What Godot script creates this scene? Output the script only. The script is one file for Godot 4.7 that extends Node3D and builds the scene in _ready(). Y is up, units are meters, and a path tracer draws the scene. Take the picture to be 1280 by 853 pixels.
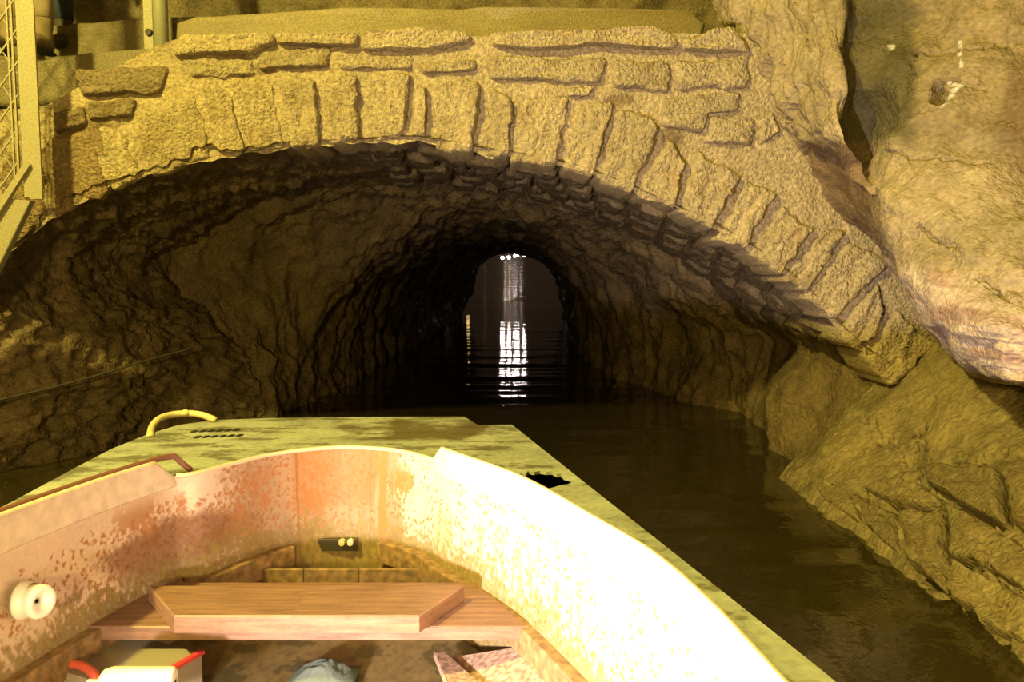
extends Node3D
# A flooded show-cave canal: an old rubble-stone arch bridge seen from the bow of a rusty steel boat.
# Units are metres, the water lies at y = 0 and the view is towards -z.

const EYE := Vector3(0, 1.35, 0)
const FOCAL := 1000.0
const PITCH := -0.08132
const DECK := 0.65
var view := Basis(Vector3.RIGHT, PITCH)
var mats := {}
var taken := {}
var nz := {}

# ------------------------------------------------------------------ helpers
func noise(freq: float, kind := FastNoiseLite.TYPE_SIMPLEX_SMOOTH, octaves := 4, fractal := FastNoiseLite.FRACTAL_FBM, sd := 7) -> FastNoiseLite:
	var n := FastNoiseLite.new()
	n.noise_type = kind
	n.frequency = freq
	n.fractal_type = fractal
	n.fractal_octaves = octaves
	n.seed = sd
	return n

func at(px: float, py: float, d: float) -> Vector3:      # the point d metres ahead on the line of sight of a measured spot
	var r: Vector3 = view * Vector3((px - 640.0) / FOCAL, -(py - 426.5) / FOCAL, -1.0)
	return EYE + r * (d / -r.z)

func on(px: float, py: float, y: float) -> Vector3:       # the point at height y on that line
	var r: Vector3 = view * Vector3((px - 640.0) / FOCAL, -(py - 426.5) / FOCAL, -1.0)
	return EYE + r * ((y - EYE.y) / r.y)

func px_of(p: Vector3) -> Vector2:                         # used to lay out cracks measured on a rock face
	var q: Vector3 = view.inverse() * (p - EYE)
	return Vector2(640.0 + q.x / -q.z * FOCAL, 426.5 - q.y / -q.z * FOCAL)

func numbered(called: String) -> String:
	if not taken.has(called):
		taken[called] = 0
		return called
	taken[called] += 1
	return "%s_%03d" % [called, taken[called]]

func thing(called: String, label: String, category: String, where := Vector3.ZERO, group := "") -> Node3D:
	var o := Node3D.new()
	o.name = numbered(called)
	add_child(o, true)
	o.position = where
	tag(o, label, category, group)
	return o

func tag(o: Node, label: String, category: String, group := "") -> void:
	if label: o.set_meta("label", label)
	if category: o.set_meta("category", category)
	if group: o.set_meta("group", group)

func obj(called: String, m: Mesh, mat: Material, parent: Node3D = null, where := Vector3.ZERO) -> MeshInstance3D:
	# "where" is in the world; parents stand unturned
	var o := MeshInstance3D.new()
	o.name = numbered(called) if parent == null else called
	o.mesh = m
	o.material_override = mat
	o.cast_shadow = GeometryInstance3D.SHADOW_CASTING_SETTING_ON
	if parent == null:
		add_child(o, true)
		o.position = where
	else:
		parent.add_child(o, true)
		var base := parent.position
		if parent.get_parent() != self and parent.get_parent() is Node3D: base += parent.get_parent().position
		o.position = where - base
	return o

func local(called: String, m: Mesh, mat: Material, parent: Node3D) -> MeshInstance3D:      # a part built about its thing's own origin
	var o := obj(called, m, mat, parent)
	o.position = Vector3.ZERO
	return o

func plate(pts: Array, thick: float, bevel := 0.003) -> ArrayMesh:      # a board in any slant, its face turned up
	var n: Vector3 = (pts[2] - pts[0]).cross(pts[1] - pts[0]).normalized()
	if n.y < 0: n = -n
	return prism(PackedVector3Array(pts), -n * thick, bevel, 1.0)

func struct(called: String, m: Mesh, mat: Material, label := "", where := Vector3.ZERO) -> MeshInstance3D:
	var o := obj(called, m, mat, null, where)
	o.set_meta("kind", "structure")
	if label: o.set_meta("label", label)
	return o

func cat(a: Vector3, b: Vector3, c: Vector3, d: Vector3, t: float) -> Vector3:
	return b.cubic_interpolate(c, a, d, t)

func resample(pts: Array, n: int) -> PackedVector3Array:
	# smooth curve through pts, n + 1 points evenly spaced
	var fine := PackedVector3Array()
	for i in pts.size() - 1:
		for k in 8:
			fine.append(cat(pts[maxi(i - 1, 0)], pts[i], pts[i + 1], pts[mini(i + 2, pts.size() - 1)], k / 8.0))
	fine.append(pts[-1])
	var acc := PackedFloat32Array([0.0])
	for i in range(1, fine.size()): acc.append(acc[i - 1] + fine[i].distance_to(fine[i - 1]))
	var out := PackedVector3Array()
	var j := 0
	for k in n + 1:
		var s := acc[-1] * k / n
		while j < fine.size() - 2 and acc[j + 1] < s: j += 1
		out.append(fine[j].lerp(fine[j + 1], clampf((s - acc[j]) / maxf(acc[j + 1] - acc[j], 1e-6), 0, 1)))
	return out

func grid_mesh(p: PackedVector3Array, w: int, h: int, toward: Vector3, colors := PackedColorArray(), uvs := PackedVector2Array()) -> ArrayMesh:
	# p holds h rows of w points
	var mid := p[(h / 2) * w + w / 2]
	var dx := p[(h / 2) * w + mini(w / 2 + 1, w - 1)] - p[(h / 2) * w + maxi(w / 2 - 1, 0)]
	var dy := p[mini(h / 2 + 1, h - 1) * w + w / 2] - p[maxi(h / 2 - 1, 0) * w + w / 2]
	var sgn := 1.0 if dx.cross(dy).dot(toward - mid) > 0 else -1.0
	var nrm := PackedVector3Array()
	nrm.resize(p.size())
	for j in h:
		for i in w:
			var a := p[j * w + mini(i + 1, w - 1)] - p[j * w + maxi(i - 1, 0)]
			var b := p[mini(j + 1, h - 1) * w + i] - p[maxi(j - 1, 0) * w + i]
			var n := a.cross(b) * sgn
			nrm[j * w + i] = n.normalized() if n.length_squared() > 1e-16 else Vector3.UP
	var idx := PackedInt32Array()
	idx.resize((w - 1) * (h - 1) * 6)
	var k := 0
	for j in h - 1:
		for i in w - 1:
			var a := j * w + i
			var q := [a, a + w, a + 1, a + 1, a + w, a + w + 1] if sgn > 0 else [a, a + 1, a + w, a + 1, a + w + 1, a + w]
			for e in 6:
				idx[k + e] = q[e]
			k += 6
	var arr := []
	arr.resize(Mesh.ARRAY_MAX)
	arr[Mesh.ARRAY_VERTEX] = p
	arr[Mesh.ARRAY_NORMAL] = nrm
	arr[Mesh.ARRAY_INDEX] = idx
	if colors.size(): arr[Mesh.ARRAY_COLOR] = colors
	if uvs.size(): arr[Mesh.ARRAY_TEX_UV] = uvs
	var m := ArrayMesh.new()
	m.add_surface_from_arrays(Mesh.PRIMITIVE_TRIANGLES, arr)
	return m

func sheet(rows: Array, nu: int, nv: int, toward: Vector3, disp: Callable, col: Callable) -> ArrayMesh:
	# a rough skin through rows of measured points; disp(point, u, v) pushes it out along its normal, col(point, push) stains it
	var rs := []
	for r in rows: rs.append(resample(r, nu))
	var w := nu + 1
	var h := nv + 1
	var p := PackedVector3Array()
	for j in h:
		var t := float(j) / nv * (rs.size() - 1)
		var i := mini(int(t), rs.size() - 2)
		t -= i
		for k in w:
			p.append(cat(rs[maxi(i - 1, 0)][k], rs[i][k], rs[i + 1][k], rs[mini(i + 2, rs.size() - 1)][k], t))
	var mid := p[(h / 2) * w + w / 2]
	var sgn := 1.0 if (p[(h / 2) * w + w / 2 + 1] - mid).cross(p[(h / 2 + 1) * w + w / 2] - mid).dot(toward - mid) > 0 else -1.0
	var q := PackedVector3Array()
	var c := PackedColorArray()
	q.resize(p.size())
	c.resize(p.size())
	for j in h:
		for k in w:
			var a := p[j * w + mini(k + 1, w - 1)] - p[j * w + maxi(k - 1, 0)]
			var b := p[mini(j + 1, h - 1) * w + k] - p[maxi(j - 1, 0) * w + k]
			var n := (a.cross(b) * sgn).normalized()
			var o := p[j * w + k]
			var e: float = disp.call(o, float(k) / nu, float(j) / nv)
			q[j * w + k] = o + n * e
			c[j * w + k] = col.call(o, e)
	return grid_mesh(q, w, h, toward, c)

func stone(poly: PackedVector2Array, back: float, bulge: float, rough: float, tone: Color, sd: int, n := 34, edge := 0.012, lean := 0.0) -> ArrayMesh:
	# a block in the xy plane: an irregular outline, broken arrises and a hewn face towards +z, cleft along its length;
	# with "lean" the side to the right or below stands proud and the other runs into the mortar
	var per := 0.0
	for i in poly.size(): per += poly[i].distance_to(poly[(i + 1) % poly.size()])
	var c := center(poly)
	var ring := PackedVector2Array()
	var seg := 0
	var gone := 0.0
	for k in n:
		var s := per * k / n
		while seg < poly.size() - 1 and gone + poly[seg].distance_to(poly[(seg + 1) % poly.size()]) < s:
			gone += poly[seg].distance_to(poly[(seg + 1) % poly.size()])
			seg += 1
		var l := poly[seg].distance_to(poly[(seg + 1) % poly.size()])
		ring.append(poly[seg].lerp(poly[(seg + 1) % poly.size()], (s - gone) / maxf(l, 1e-6)))
	var xx := 0.0
	var xy := 0.0
	var yy := 0.0
	for q in ring:
		xx += (q.x - c.x) ** 2
		yy += (q.y - c.y) ** 2
		xy += (q.x - c.x) * (q.y - c.y)
	var ang := 0.5 * atan2(2.0 * xy, xx - yy)
	var axis := Vector2(cos(ang), sin(ang))
	var perp := Vector2(-axis.y, axis.x)
	if perp.x - perp.y < 0: perp = -perp
	var half := 0.01
	for q in ring: half = maxf(half, absf((q - c).dot(perp)))
	var soft := PackedVector2Array()
	for k in n:
		var q := ring[k] * 0.6 + (ring[(k + 1) % n] + ring[(k + n - 1) % n]) * 0.2
		var wob: float = nz.mid.get_noise_3d(q.x * 4.0, q.y * 4.0, sd * 3.7) * 0.030 + nz.fine.get_noise_3d(q.x * 1.3, q.y * 1.3, sd * 1.7) * 0.012
		soft.append(q + (q - c).normalized() * wob * clampf(half / 0.08, 0.4, 1.2))
	var st := SurfaceTool.new()
	st.begin(Mesh.PRIMITIVE_TRIANGLES)
	var insets := [0.0, 0.0, edge * 0.7, edge * 1.8, 0.18, 0.32, 0.46, 0.60, 0.74, 0.88]
	var rise := [0.0, 0.0, 0.62, 0.93, 1.0, 1.0, 1.0, 1.0, 1.0, 1.0]
	var last := insets.size() - 1
	for r in insets.size() + 1:
		for k in (n if r <= last else 1):
			var q := soft[k]
			var f: float = 1.0 if r > last else (insets[r] if r >= 4 else minf(insets[r] / maxf(q.distance_to(c), 0.02), 0.16))
			q = q.lerp(c, f)
			var a := (q - c).dot(axis)
			var b := (q - c).dot(perp)
			var z := -back if r == 0 else -0.015
			if r >= 2:
				z = bulge * (1.0 if r > last else rise[r]) * (1.0 - lean + lean * (0.5 + 0.6 * b / half)) - lean * 0.012
				var cleft: float = nz.ridge.get_noise_3d(a * 1.3 + sd, b * 5.0, sd * 2.9) * 0.8 + nz.chip.get_noise_3d(a * 0.7, b * 1.4, sd * 5.1) * 0.9 + nz.fine.get_noise_3d(a * 0.7, b * 2.0, sd * 2.3) * 0.6
				z += cleft * rough * (0.5 if r == 2 else 1.0)
			var t: float = 1.0 + 0.20 * nz.mid.get_noise_3d(q.x * 2.0, q.y * 2.0, sd * 1.9) + 0.18 * nz.fine.get_noise_3d(a * 0.6, b * 1.6, sd)
			var w: float = ss(0.1, 0.5, nz.mid.get_noise_3d(q.x * 3.0, q.y * 3.0, sd * 4.9)) * 0.45       # brown weathering
			st.set_color(Color(tone.r * t, tone.g * t, tone.b * t).lerp(Color(tone.r * 0.66 * t, tone.g * 0.55 * t, tone.b * 0.42 * t), w))
			st.add_vertex(Vector3(q.x - c.x, q.y - c.y, z))
	# front faces run clockwise seen from +z; the polygons are listed clockwise (y up), from the top left
	var area := 0.0
	for k in n: area += soft[k].cross(soft[(k + 1) % n])
	var cw := area < 0
	for r in last:
		for k in n:
			var a := r * n + k
			var b := r * n + (k + 1) % n
			var q := [a, b, a + n, b, b + n, a + n] if cw else [a, a + n, b, b, a + n, b + n]
			for e in q: st.add_index(e)
	for k in n:
		var a := last * n + k
		var b := last * n + (k + 1) % n
		for e in ([a, b, (last + 1) * n] if cw else [b, a, (last + 1) * n]): st.add_index(e)
	st.generate_normals()
	return st.commit()

func center(poly: PackedVector2Array) -> Vector2:
	var c := Vector2.ZERO
	for v in poly: c += v / poly.size()
	return c

func px_poly(a: Array, d: float) -> PackedVector2Array:
	var out := PackedVector2Array()
	for k in range(0, a.size(), 2):
		var p := at(a[k], a[k + 1], d)
		out.append(Vector2(p.x, p.y))
	return out

func px_stone(called: String, a: Array, d: float, back: float, bulge: float, rough: float, tone: Color, mat: Material, parent: Node3D, sd: int, edge := 0.012, lean := 0.0) -> MeshInstance3D:
	var poly := px_poly(a, d)
	var c := center(poly)
	return obj(called, stone(poly, back, bulge, rough, tone, sd, 54, edge, lean), mat, parent, Vector3(c.x, c.y, -d))

func tube_into(st: SurfaceTool, pts: Array, radii: Array, seg := 10, squash := 1.0, col := Color.WHITE, at_index := -1) -> void:
	# a capped tube; indices are absolute, so every tube of one SurfaceTool gives its first index
	var first: int = at_index
	var side := Vector3.ZERO
	for i in pts.size():
		var dir: Vector3 = (pts[mini(i + 1, pts.size() - 1)] - pts[maxi(i - 1, 0)]).normalized()
		if side == Vector3.ZERO:
			side = dir.cross(Vector3.UP)
			if side.length() < 0.2: side = dir.cross(Vector3.RIGHT)
		side = (side - dir * side.dot(dir)).normalized()
		var up := side.cross(dir)
		for k in seg:
			var a := TAU * k / seg
			st.set_color(col)
			st.add_vertex(pts[i] + (side * cos(a) + up * sin(a) * squash) * radii[i])
	for i in pts.size() - 1:
		for k in seg:
			var a := first + i * seg + k
			var b := first + i * seg + (k + 1) % seg
			for e in [a, b, a + seg, b, b + seg, a + seg]: st.add_index(e)
	st.set_color(col)
	st.add_vertex(pts[0])
	st.set_color(col)
	st.add_vertex(pts[-1])
	var e0 := first + pts.size() * seg
	for k in seg:
		for e in [first + (k + 1) % seg, first + k, e0]: st.add_index(e)
		for e in [first + (pts.size() - 1) * seg + k, first + (pts.size() - 1) * seg + (k + 1) % seg, e0 + 1]: st.add_index(e)

func tube(pts: Array, r, seg := 10, squash := 1.0) -> ArrayMesh:
	var radii := []
	for i in pts.size(): radii.append(r[i] if r is Array else r)
	var st := SurfaceTool.new()
	st.begin(Mesh.PRIMITIVE_TRIANGLES)
	tube_into(st, pts, radii, seg, squash, Color.WHITE, 0)
	st.generate_normals()
	return st.commit()

func quad(st: SurfaceTool, a: Vector3, b: Vector3, c: Vector3, d: Vector3, uv := []) -> void:
	# a, b, c, d clockwise from the front
	var n := (c - a).cross(b - a).normalized()
	var v := [a, b, c, a, c, d]
	var u := [0, 1, 2, 0, 2, 3]
	for k in 6:
		st.set_normal(n)
		if uv.size(): st.set_uv(uv[u[k]])
		st.add_vertex(v[k])

func prism(top: PackedVector3Array, drop: Vector3, bevel := 0.006, uv_scale := 1.0) -> ArrayMesh:
	# a board: a flat polygon with its sides going along "drop", arrises chamfered on top; UVs lie flat on x and z
	var c := Vector3.ZERO
	for v in top: c += v / top.size()
	var n := -drop.normalized()
	var flat := PackedVector2Array()
	var bu := (top[1] - top[0]).normalized()
	var bv := n.cross(bu)
	for v in top: flat.append(Vector2((v - c).dot(bu), (v - c).dot(bv)))
	if Geometry2D.is_polygon_clockwise(flat):
		flat.reverse()
	var ins: Array = Geometry2D.offset_polygon(flat, -bevel) if bevel > 0.0 else []
	var inner: PackedVector2Array = ins[0] if ins.size() == 1 and ins[0].size() == flat.size() else flat
	if inner != flat:
		if Geometry2D.is_polygon_clockwise(inner): inner.reverse()
		var best := 0
		for k in inner.size():
			if inner[k].distance_to(flat[0]) < inner[best].distance_to(flat[0]): best = k
		var turned := PackedVector2Array()
		for k in inner.size(): turned.append(inner[(best + k) % inner.size()])
		inner = turned
	var f3 := func(q: Vector2, h: float) -> Vector3: return c + bu * q.x + bv * q.y + n * h
	var st := SurfaceTool.new()
	st.begin(Mesh.PRIMITIVE_TRIANGLES)
	var b := bevel if inner != flat else 0.0
	var tri := Geometry2D.triangulate_polygon(inner)
	for k in range(0, tri.size(), 3):
		var t := [inner[tri[k]], inner[tri[k + 1]], inner[tri[k + 2]]]
		if (t[1] - t[0]).cross(t[2] - t[0]) > 0: t = [t[0], t[2], t[1]]
		for q in t:
			var w: Vector3 = f3.call(q, 0.0)
			st.set_normal(n)
			st.set_uv(Vector2(w.x, w.z) * uv_scale)
			st.add_vertex(w)
	tri = Geometry2D.triangulate_polygon(flat)
	for k in range(0, tri.size(), 3):
		var t := [flat[tri[k]], flat[tri[k + 1]], flat[tri[k + 2]]]
		if (t[1] - t[0]).cross(t[2] - t[0]) < 0: t = [t[0], t[2], t[1]]
		for q in t:
			var w: Vector3 = f3.call(q, -drop.length())
			st.set_normal(-n)
			st.set_uv(Vector2(w.x, w.z) * uv_scale)
			st.add_vertex(w)
	for k in flat.size():
		var j := (k + 1) % flat.size()
		var a0: Vector3 = f3.call(flat[k], -b)
		var a1: Vector3 = f3.call(flat[j], -b)
		var b0: Vector3 = f3.call(flat[k], -drop.length())
		var b1: Vector3 = f3.call(flat[j], -drop.length())
		var l := flat[k].distance_to(flat[j]) * uv_scale
		var hh := drop.length() * uv_scale
		var u0 := Vector2(a0.x, a0.z) * uv_scale
		quad(st, a0, b0, b1, a1, [u0, u0 + Vector2(0, hh), u0 + Vector2(l, hh), u0 + Vector2(l, 0)])
		if b > 0:
			quad(st, f3.call(inner[k], 0.0), a0, a1, f3.call(inner[j], 0.0), [u0, u0 + Vector2(0, b), u0 + Vector2(l, b), u0 + Vector2(l, 0)])
	return st.commit()

func sweep(path: PackedVector3Array, profile: Array, toward: Vector3) -> ArrayMesh:
	# profile points are (out across the path, up); closed by the caller where it matters
	var p := PackedVector3Array()
	var uv := PackedVector2Array()
	var w := profile.size()
	var s := 0.0
	for i in path.size():
		var dir := path[mini(i + 1, path.size() - 1)] - path[maxi(i - 1, 0)]
		dir.y = 0
		dir = dir.normalized()
		var across := Vector3(-dir.z, 0, dir.x)
		if i: s += path[i].distance_to(path[i - 1])
		var t := 0.0
		for k in w:
			if k: t += profile[k].distance_to(profile[k - 1])
			p.append(path[i] + across * profile[k].x + Vector3.UP * profile[k].y)
			uv.append(Vector2(s, t))
	return grid_mesh(p, w, path.size(), toward, PackedColorArray(), uv)

func box(size: Vector3, b := 0.004) -> ArrayMesh:
	var h := size / 2
	return prism(PackedVector3Array([Vector3(-h.x, h.y, -h.z), Vector3(h.x, h.y, -h.z), Vector3(h.x, h.y, h.z), Vector3(-h.x, h.y, h.z)]), Vector3(0, -size.y, 0), b)

func lathe(profile: Array, seg := 24) -> ArrayMesh:
	# profile of (radius, height along y)
	var p := PackedVector3Array()
	for q in profile:
		for k in seg + 1:
			var a := TAU * k / seg
			p.append(Vector3(cos(a) * q.x, q.y, sin(a) * q.x))
	var m := grid_mesh(p, seg + 1, profile.size(), Vector3(100, 0, 0))
	# the facing test looks at one side; the middle column faces -x, so build it towards there
	m = grid_mesh(p, seg + 1, profile.size(), Vector3(-100, profile[profile.size() / 2].y, 0))
	return m

func noise_tex(freq: float, lo: float, hi: float, sd: int, octaves := 5, kind := FastNoiseLite.TYPE_SIMPLEX_SMOOTH, fractal := FastNoiseLite.FRACTAL_FBM, size := 512) -> NoiseTexture2D:
	var t := NoiseTexture2D.new()
	t.width = size
	t.height = size
	t.seamless = true
	t.noise = noise(freq, kind, octaves, fractal, sd)
	var g := Gradient.new()
	g.set_color(0, Color(lo, lo, lo))
	g.set_color(1, Color(hi, hi, hi))
	t.color_ramp = g
	return t

func stone_mat(called: String, scale: float, relief: float, rough: float, tint := Color.WHITE) -> StandardMaterial3D:
	var m := StandardMaterial3D.new()
	m.resource_name = called
	m.albedo_color = tint
	m.vertex_color_use_as_albedo = true
	m.albedo_texture = mats.mottle
	m.roughness = rough
	m.metallic_specular = 0.35
	m.heightmap_enabled = relief > 0
	m.heightmap_texture = mats.relief
	m.heightmap_scale = relief
	m.uv1_triplanar = true
	m.uv1_world_triplanar = true
	m.uv1_scale = Vector3.ONE * scale
	return m

func plain_mat(called: String, c: Color, rough: float, metal := 0.0) -> StandardMaterial3D:
	var m := StandardMaterial3D.new()
	m.resource_name = called
	m.albedo_color = c.linear_to_srgb()
	m.roughness = rough
	m.metallic = metal
	return m

func picture(w: int, h: int, f: Callable) -> ImageTexture:
	var b := PackedByteArray()
	b.resize(w * h * 3)
	var k := 0
	for y in h:
		for x in w:
			var c: Color = f.call(x, y)
			c = c.linear_to_srgb()
			b[k] = clampi(int(c.r * 255), 0, 255)
			b[k + 1] = clampi(int(c.g * 255), 0, 255)
			b[k + 2] = clampi(int(c.b * 255), 0, 255)
			k += 3
	return ImageTexture.create_from_image(Image.create_from_data(w, h, false, Image.FORMAT_RGB8, b))

func ss(a: float, b: float, x: float) -> float:
	return smoothstep(a, b, x)

func seg_dist(p: Vector2, a: Vector2, b: Vector2) -> float:
	return Geometry2D.get_closest_point_to_segment(p, a, b).distance_to(p)

func ledge(t: float) -> float:      # a worn stair, one step per unit
	return floorf(t) + smoothstep(0.72, 1.0, t - floorf(t)) - t

# ------------------------------------------------------------------ the scene
func _ready():
	# camera
	var cam := Camera3D.new()
	cam.name = "camera"
	cam.position = EYE
	cam.rotation.x = PITCH
	cam.fov = rad_to_deg(2.0 * atan(426.5 / FOCAL))
	cam.near = 0.05
	cam.far = 200
	add_child(cam)
	cam.current = true
	# the air of a closed cave: no sky
	var env := Environment.new()
	env.background_mode = Environment.BG_COLOR
	env.background_color = Color.BLACK
	env.tonemap_mode = Environment.TONE_MAPPER_LINEAR
	env.tonemap_exposure = 1.0
	env.sdfgi_enabled = true
	env.ssao_enabled = true
	env.ssil_enabled = true
	var we := WorldEnvironment.new()
	we.name = "environment"
	we.environment = env
	add_child(we)
	# lamps: a warm floodlight high up on the left, a pinkish work lamp in the boat
	floodlight(Vector3(-3.1, 4.9, -0.8), Color(1.0, 0.915, 0.445), 52.0, "round metal floodlight hanging on the cave roof above the boat")
	floodlight(Vector3(-0.3, 1.75, 3.3), Color(1.0, 0.86, 0.46), 22.0, "second round floodlight hanging low on the cave roof behind the boat")
	work_lamp(Vector3(-1.12, 0.53, -0.45), Vector3(1.9, 1.05, -3.0), Color(1.0, 0.90, 0.85), 24.0)

	nz = {
		"big": noise(0.55, FastNoiseLite.TYPE_SIMPLEX_SMOOTH, 3),
		"mid": noise(1.6, FastNoiseLite.TYPE_SIMPLEX_SMOOTH, 4, FastNoiseLite.FRACTAL_FBM, 3),
		"ridge": noise(1.3, FastNoiseLite.TYPE_SIMPLEX_SMOOTH, 4, FastNoiseLite.FRACTAL_RIDGED, 11),
		"fine": noise(14.0, FastNoiseLite.TYPE_SIMPLEX_SMOOTH, 3, FastNoiseLite.FRACTAL_FBM, 5),
		"chip": noise(9.0, FastNoiseLite.TYPE_CELLULAR, 2, FastNoiseLite.FRACTAL_FBM, 9),
		"block": noise(1.1, FastNoiseLite.TYPE_CELLULAR, 1, FastNoiseLite.FRACTAL_NONE, 21),
	}
	nz.chip.cellular_return_type = FastNoiseLite.RETURN_DISTANCE
	nz.block.cellular_return_type = FastNoiseLite.RETURN_CELL_VALUE
	nz.block.domain_warp_enabled = true
	nz.block.domain_warp_amplitude = 0.5
	nz.block.domain_warp_frequency = 0.8
	mats.mottle = noise_tex(0.022, 0.64, 1.0, 31, 6, FastNoiseLite.TYPE_SIMPLEX_SMOOTH, FastNoiseLite.FRACTAL_FBM, 1024)
	mats.relief = noise_tex(0.03, 0.0, 1.0, 37, 6, FastNoiseLite.TYPE_SIMPLEX_SMOOTH, FastNoiseLite.FRACTAL_FBM, 1024)
	mats.soft = noise_tex(0.05, 0.72, 1.0, 33, 5, FastNoiseLite.TYPE_SIMPLEX_SMOOTH, FastNoiseLite.FRACTAL_FBM, 512)
	mats.stone = stone_mat("hewn stone", 1.2, 2.0, 0.85)
	mats.rock = stone_mat("cave rock", 1.4, 1.1, 0.8)
	mats.wet = stone_mat("damp rock", 1.0, 1.6, 0.6)
	mats.mortar = stone_mat("lime mortar", 1.2, 1.2, 0.92)
	mats.concrete = stone_mat("concrete", 2.0, 0.4, 0.45)
	mats.concrete.albedo_texture = mats.soft

	build_tunnel()
	build_bridge()
	build_right()
	build_cave()
	build_water()
	build_steps()
	build_far_end()
	build_boat()

# ------------------------------------------------------------------ lamps
func floodlight(p: Vector3, c: Color, e: float, label: String) -> void:
	var t := thing("floodlight", label, "lamp", p)
	var glow := StandardMaterial3D.new()
	glow.resource_name = "warm lamp glass"
	glow.albedo_color = Color(0.9, 0.85, 0.6)
	glow.emission_enabled = true
	glow.emission = c
	glow.emission_energy_multiplier = 6.0
	var bulb := SphereMesh.new()
	bulb.radius = 0.15
	bulb.height = 0.3
	obj("bulb", bulb, glow, t, p)
	obj("housing", lathe([Vector2(0.0, 0.34), Vector2(0.05, 0.34), Vector2(0.06, 0.22), Vector2(0.17, 0.17), Vector2(0.18, 0.12)]), plain_mat("lamp housing", Color(0.05, 0.05, 0.05), 0.5, 0.6), t, p)
	obj("rod", tube([p + Vector3(0, 0.3, 0), Vector3(p.x, 6.2, p.z)], 0.02), plain_mat("lamp rod", Color(0.05, 0.05, 0.05), 0.5, 0.6), t)
	t.get_child(2).position = Vector3.ZERO - p
	var l := OmniLight3D.new()
	l.name = "floodlight_light"
	l.light_color = c
	l.light_energy = e
	l.light_size = 0.14
	l.omni_range = 60
	l.omni_attenuation = 2.0
	l.shadow_enabled = true
	l.position = p
	add_child(l, true)

func work_lamp(p: Vector3, aim: Vector3, c: Color, e: float) -> void:
	var t := thing("head_lamp", "small white head lamp on a bracket inside the boat's left side, aimed across the boat", "lamp", p)
	var dir := (aim - p).normalized()
	var glow := StandardMaterial3D.new()
	glow.resource_name = "white lamp glass"
	glow.albedo_color = Color(0.9, 0.88, 0.86)
	glow.emission_enabled = true
	glow.emission = c
	glow.emission_energy_multiplier = 8.0
	var lens := obj("lens", lathe([Vector2(0.0, 0.012), Vector2(0.04, 0.008), Vector2(0.06, 0.0), Vector2(0.0, 0.0)], 20), glow, t)
	var q := Quaternion(Vector3.UP, dir)
	lens.quaternion = q
	lens.position = Vector3.ZERO
	var shell := obj("housing", lathe([Vector2(0.066, 0.012), Vector2(0.07, 0.0), Vector2(0.06, -0.05), Vector2(0.035, -0.08), Vector2(0.0, -0.085)], 20), plain_mat("lamp shell", Color(0.5, 0.5, 0.5), 0.4, 0.3), t)
	shell.quaternion = q
	shell.position = Vector3.ZERO
	var br := obj("bracket", tube([p - dir * 0.08, p + Vector3(-0.16, -0.05, 0.05), p + Vector3(-0.26, -0.05, 0.05)], 0.013), plain_mat("lamp bracket", Color(0.2, 0.2, 0.2), 0.5, 0.6), t)
	br.position = -p
	var l := SpotLight3D.new()
	l.name = "head_lamp_light"
	l.light_color = c
	l.light_energy = e
	l.light_size = 0.06
	l.spot_range = 60
	l.spot_attenuation = 2.0
	l.spot_angle = 62.0
	l.spot_angle_attenuation = 1.0
	l.shadow_enabled = true
	l.position = p + dir * 0.03
	add_child(l)
	l.look_at(aim, Vector3.UP)

# ------------------------------------------------------------------ vault and tunnel
func px_row(a: Array, d: float) -> Array:
	var out := []
	for k in range(0, a.size(), 2): out.append(at(a[k], a[k + 1], d))
	return out

func rock_tone(base: Color, p: Vector3, e: float, moss := 0.3) -> Color:
	var a: float = nz.mid.get_noise_3d(p.x * 0.9, p.y * 0.9, p.z * 0.9)
	var b: float = nz.fine.get_noise_3d(p.x * 0.35, p.y * 0.35, p.z * 0.35)
	var m: float = ss(0.1, 0.45, nz.big.get_noise_3d(p.x * 2.1 + 9, p.y * 2.1, p.z * 2.1)) * moss
	var t := 1.0 + 0.35 * a + 0.35 * b
	var c := Color(base.r * t, base.g * t, base.b * t)
	return c.lerp(Color(0.10 * t, 0.10 * t, 0.045 * t), m)

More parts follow.
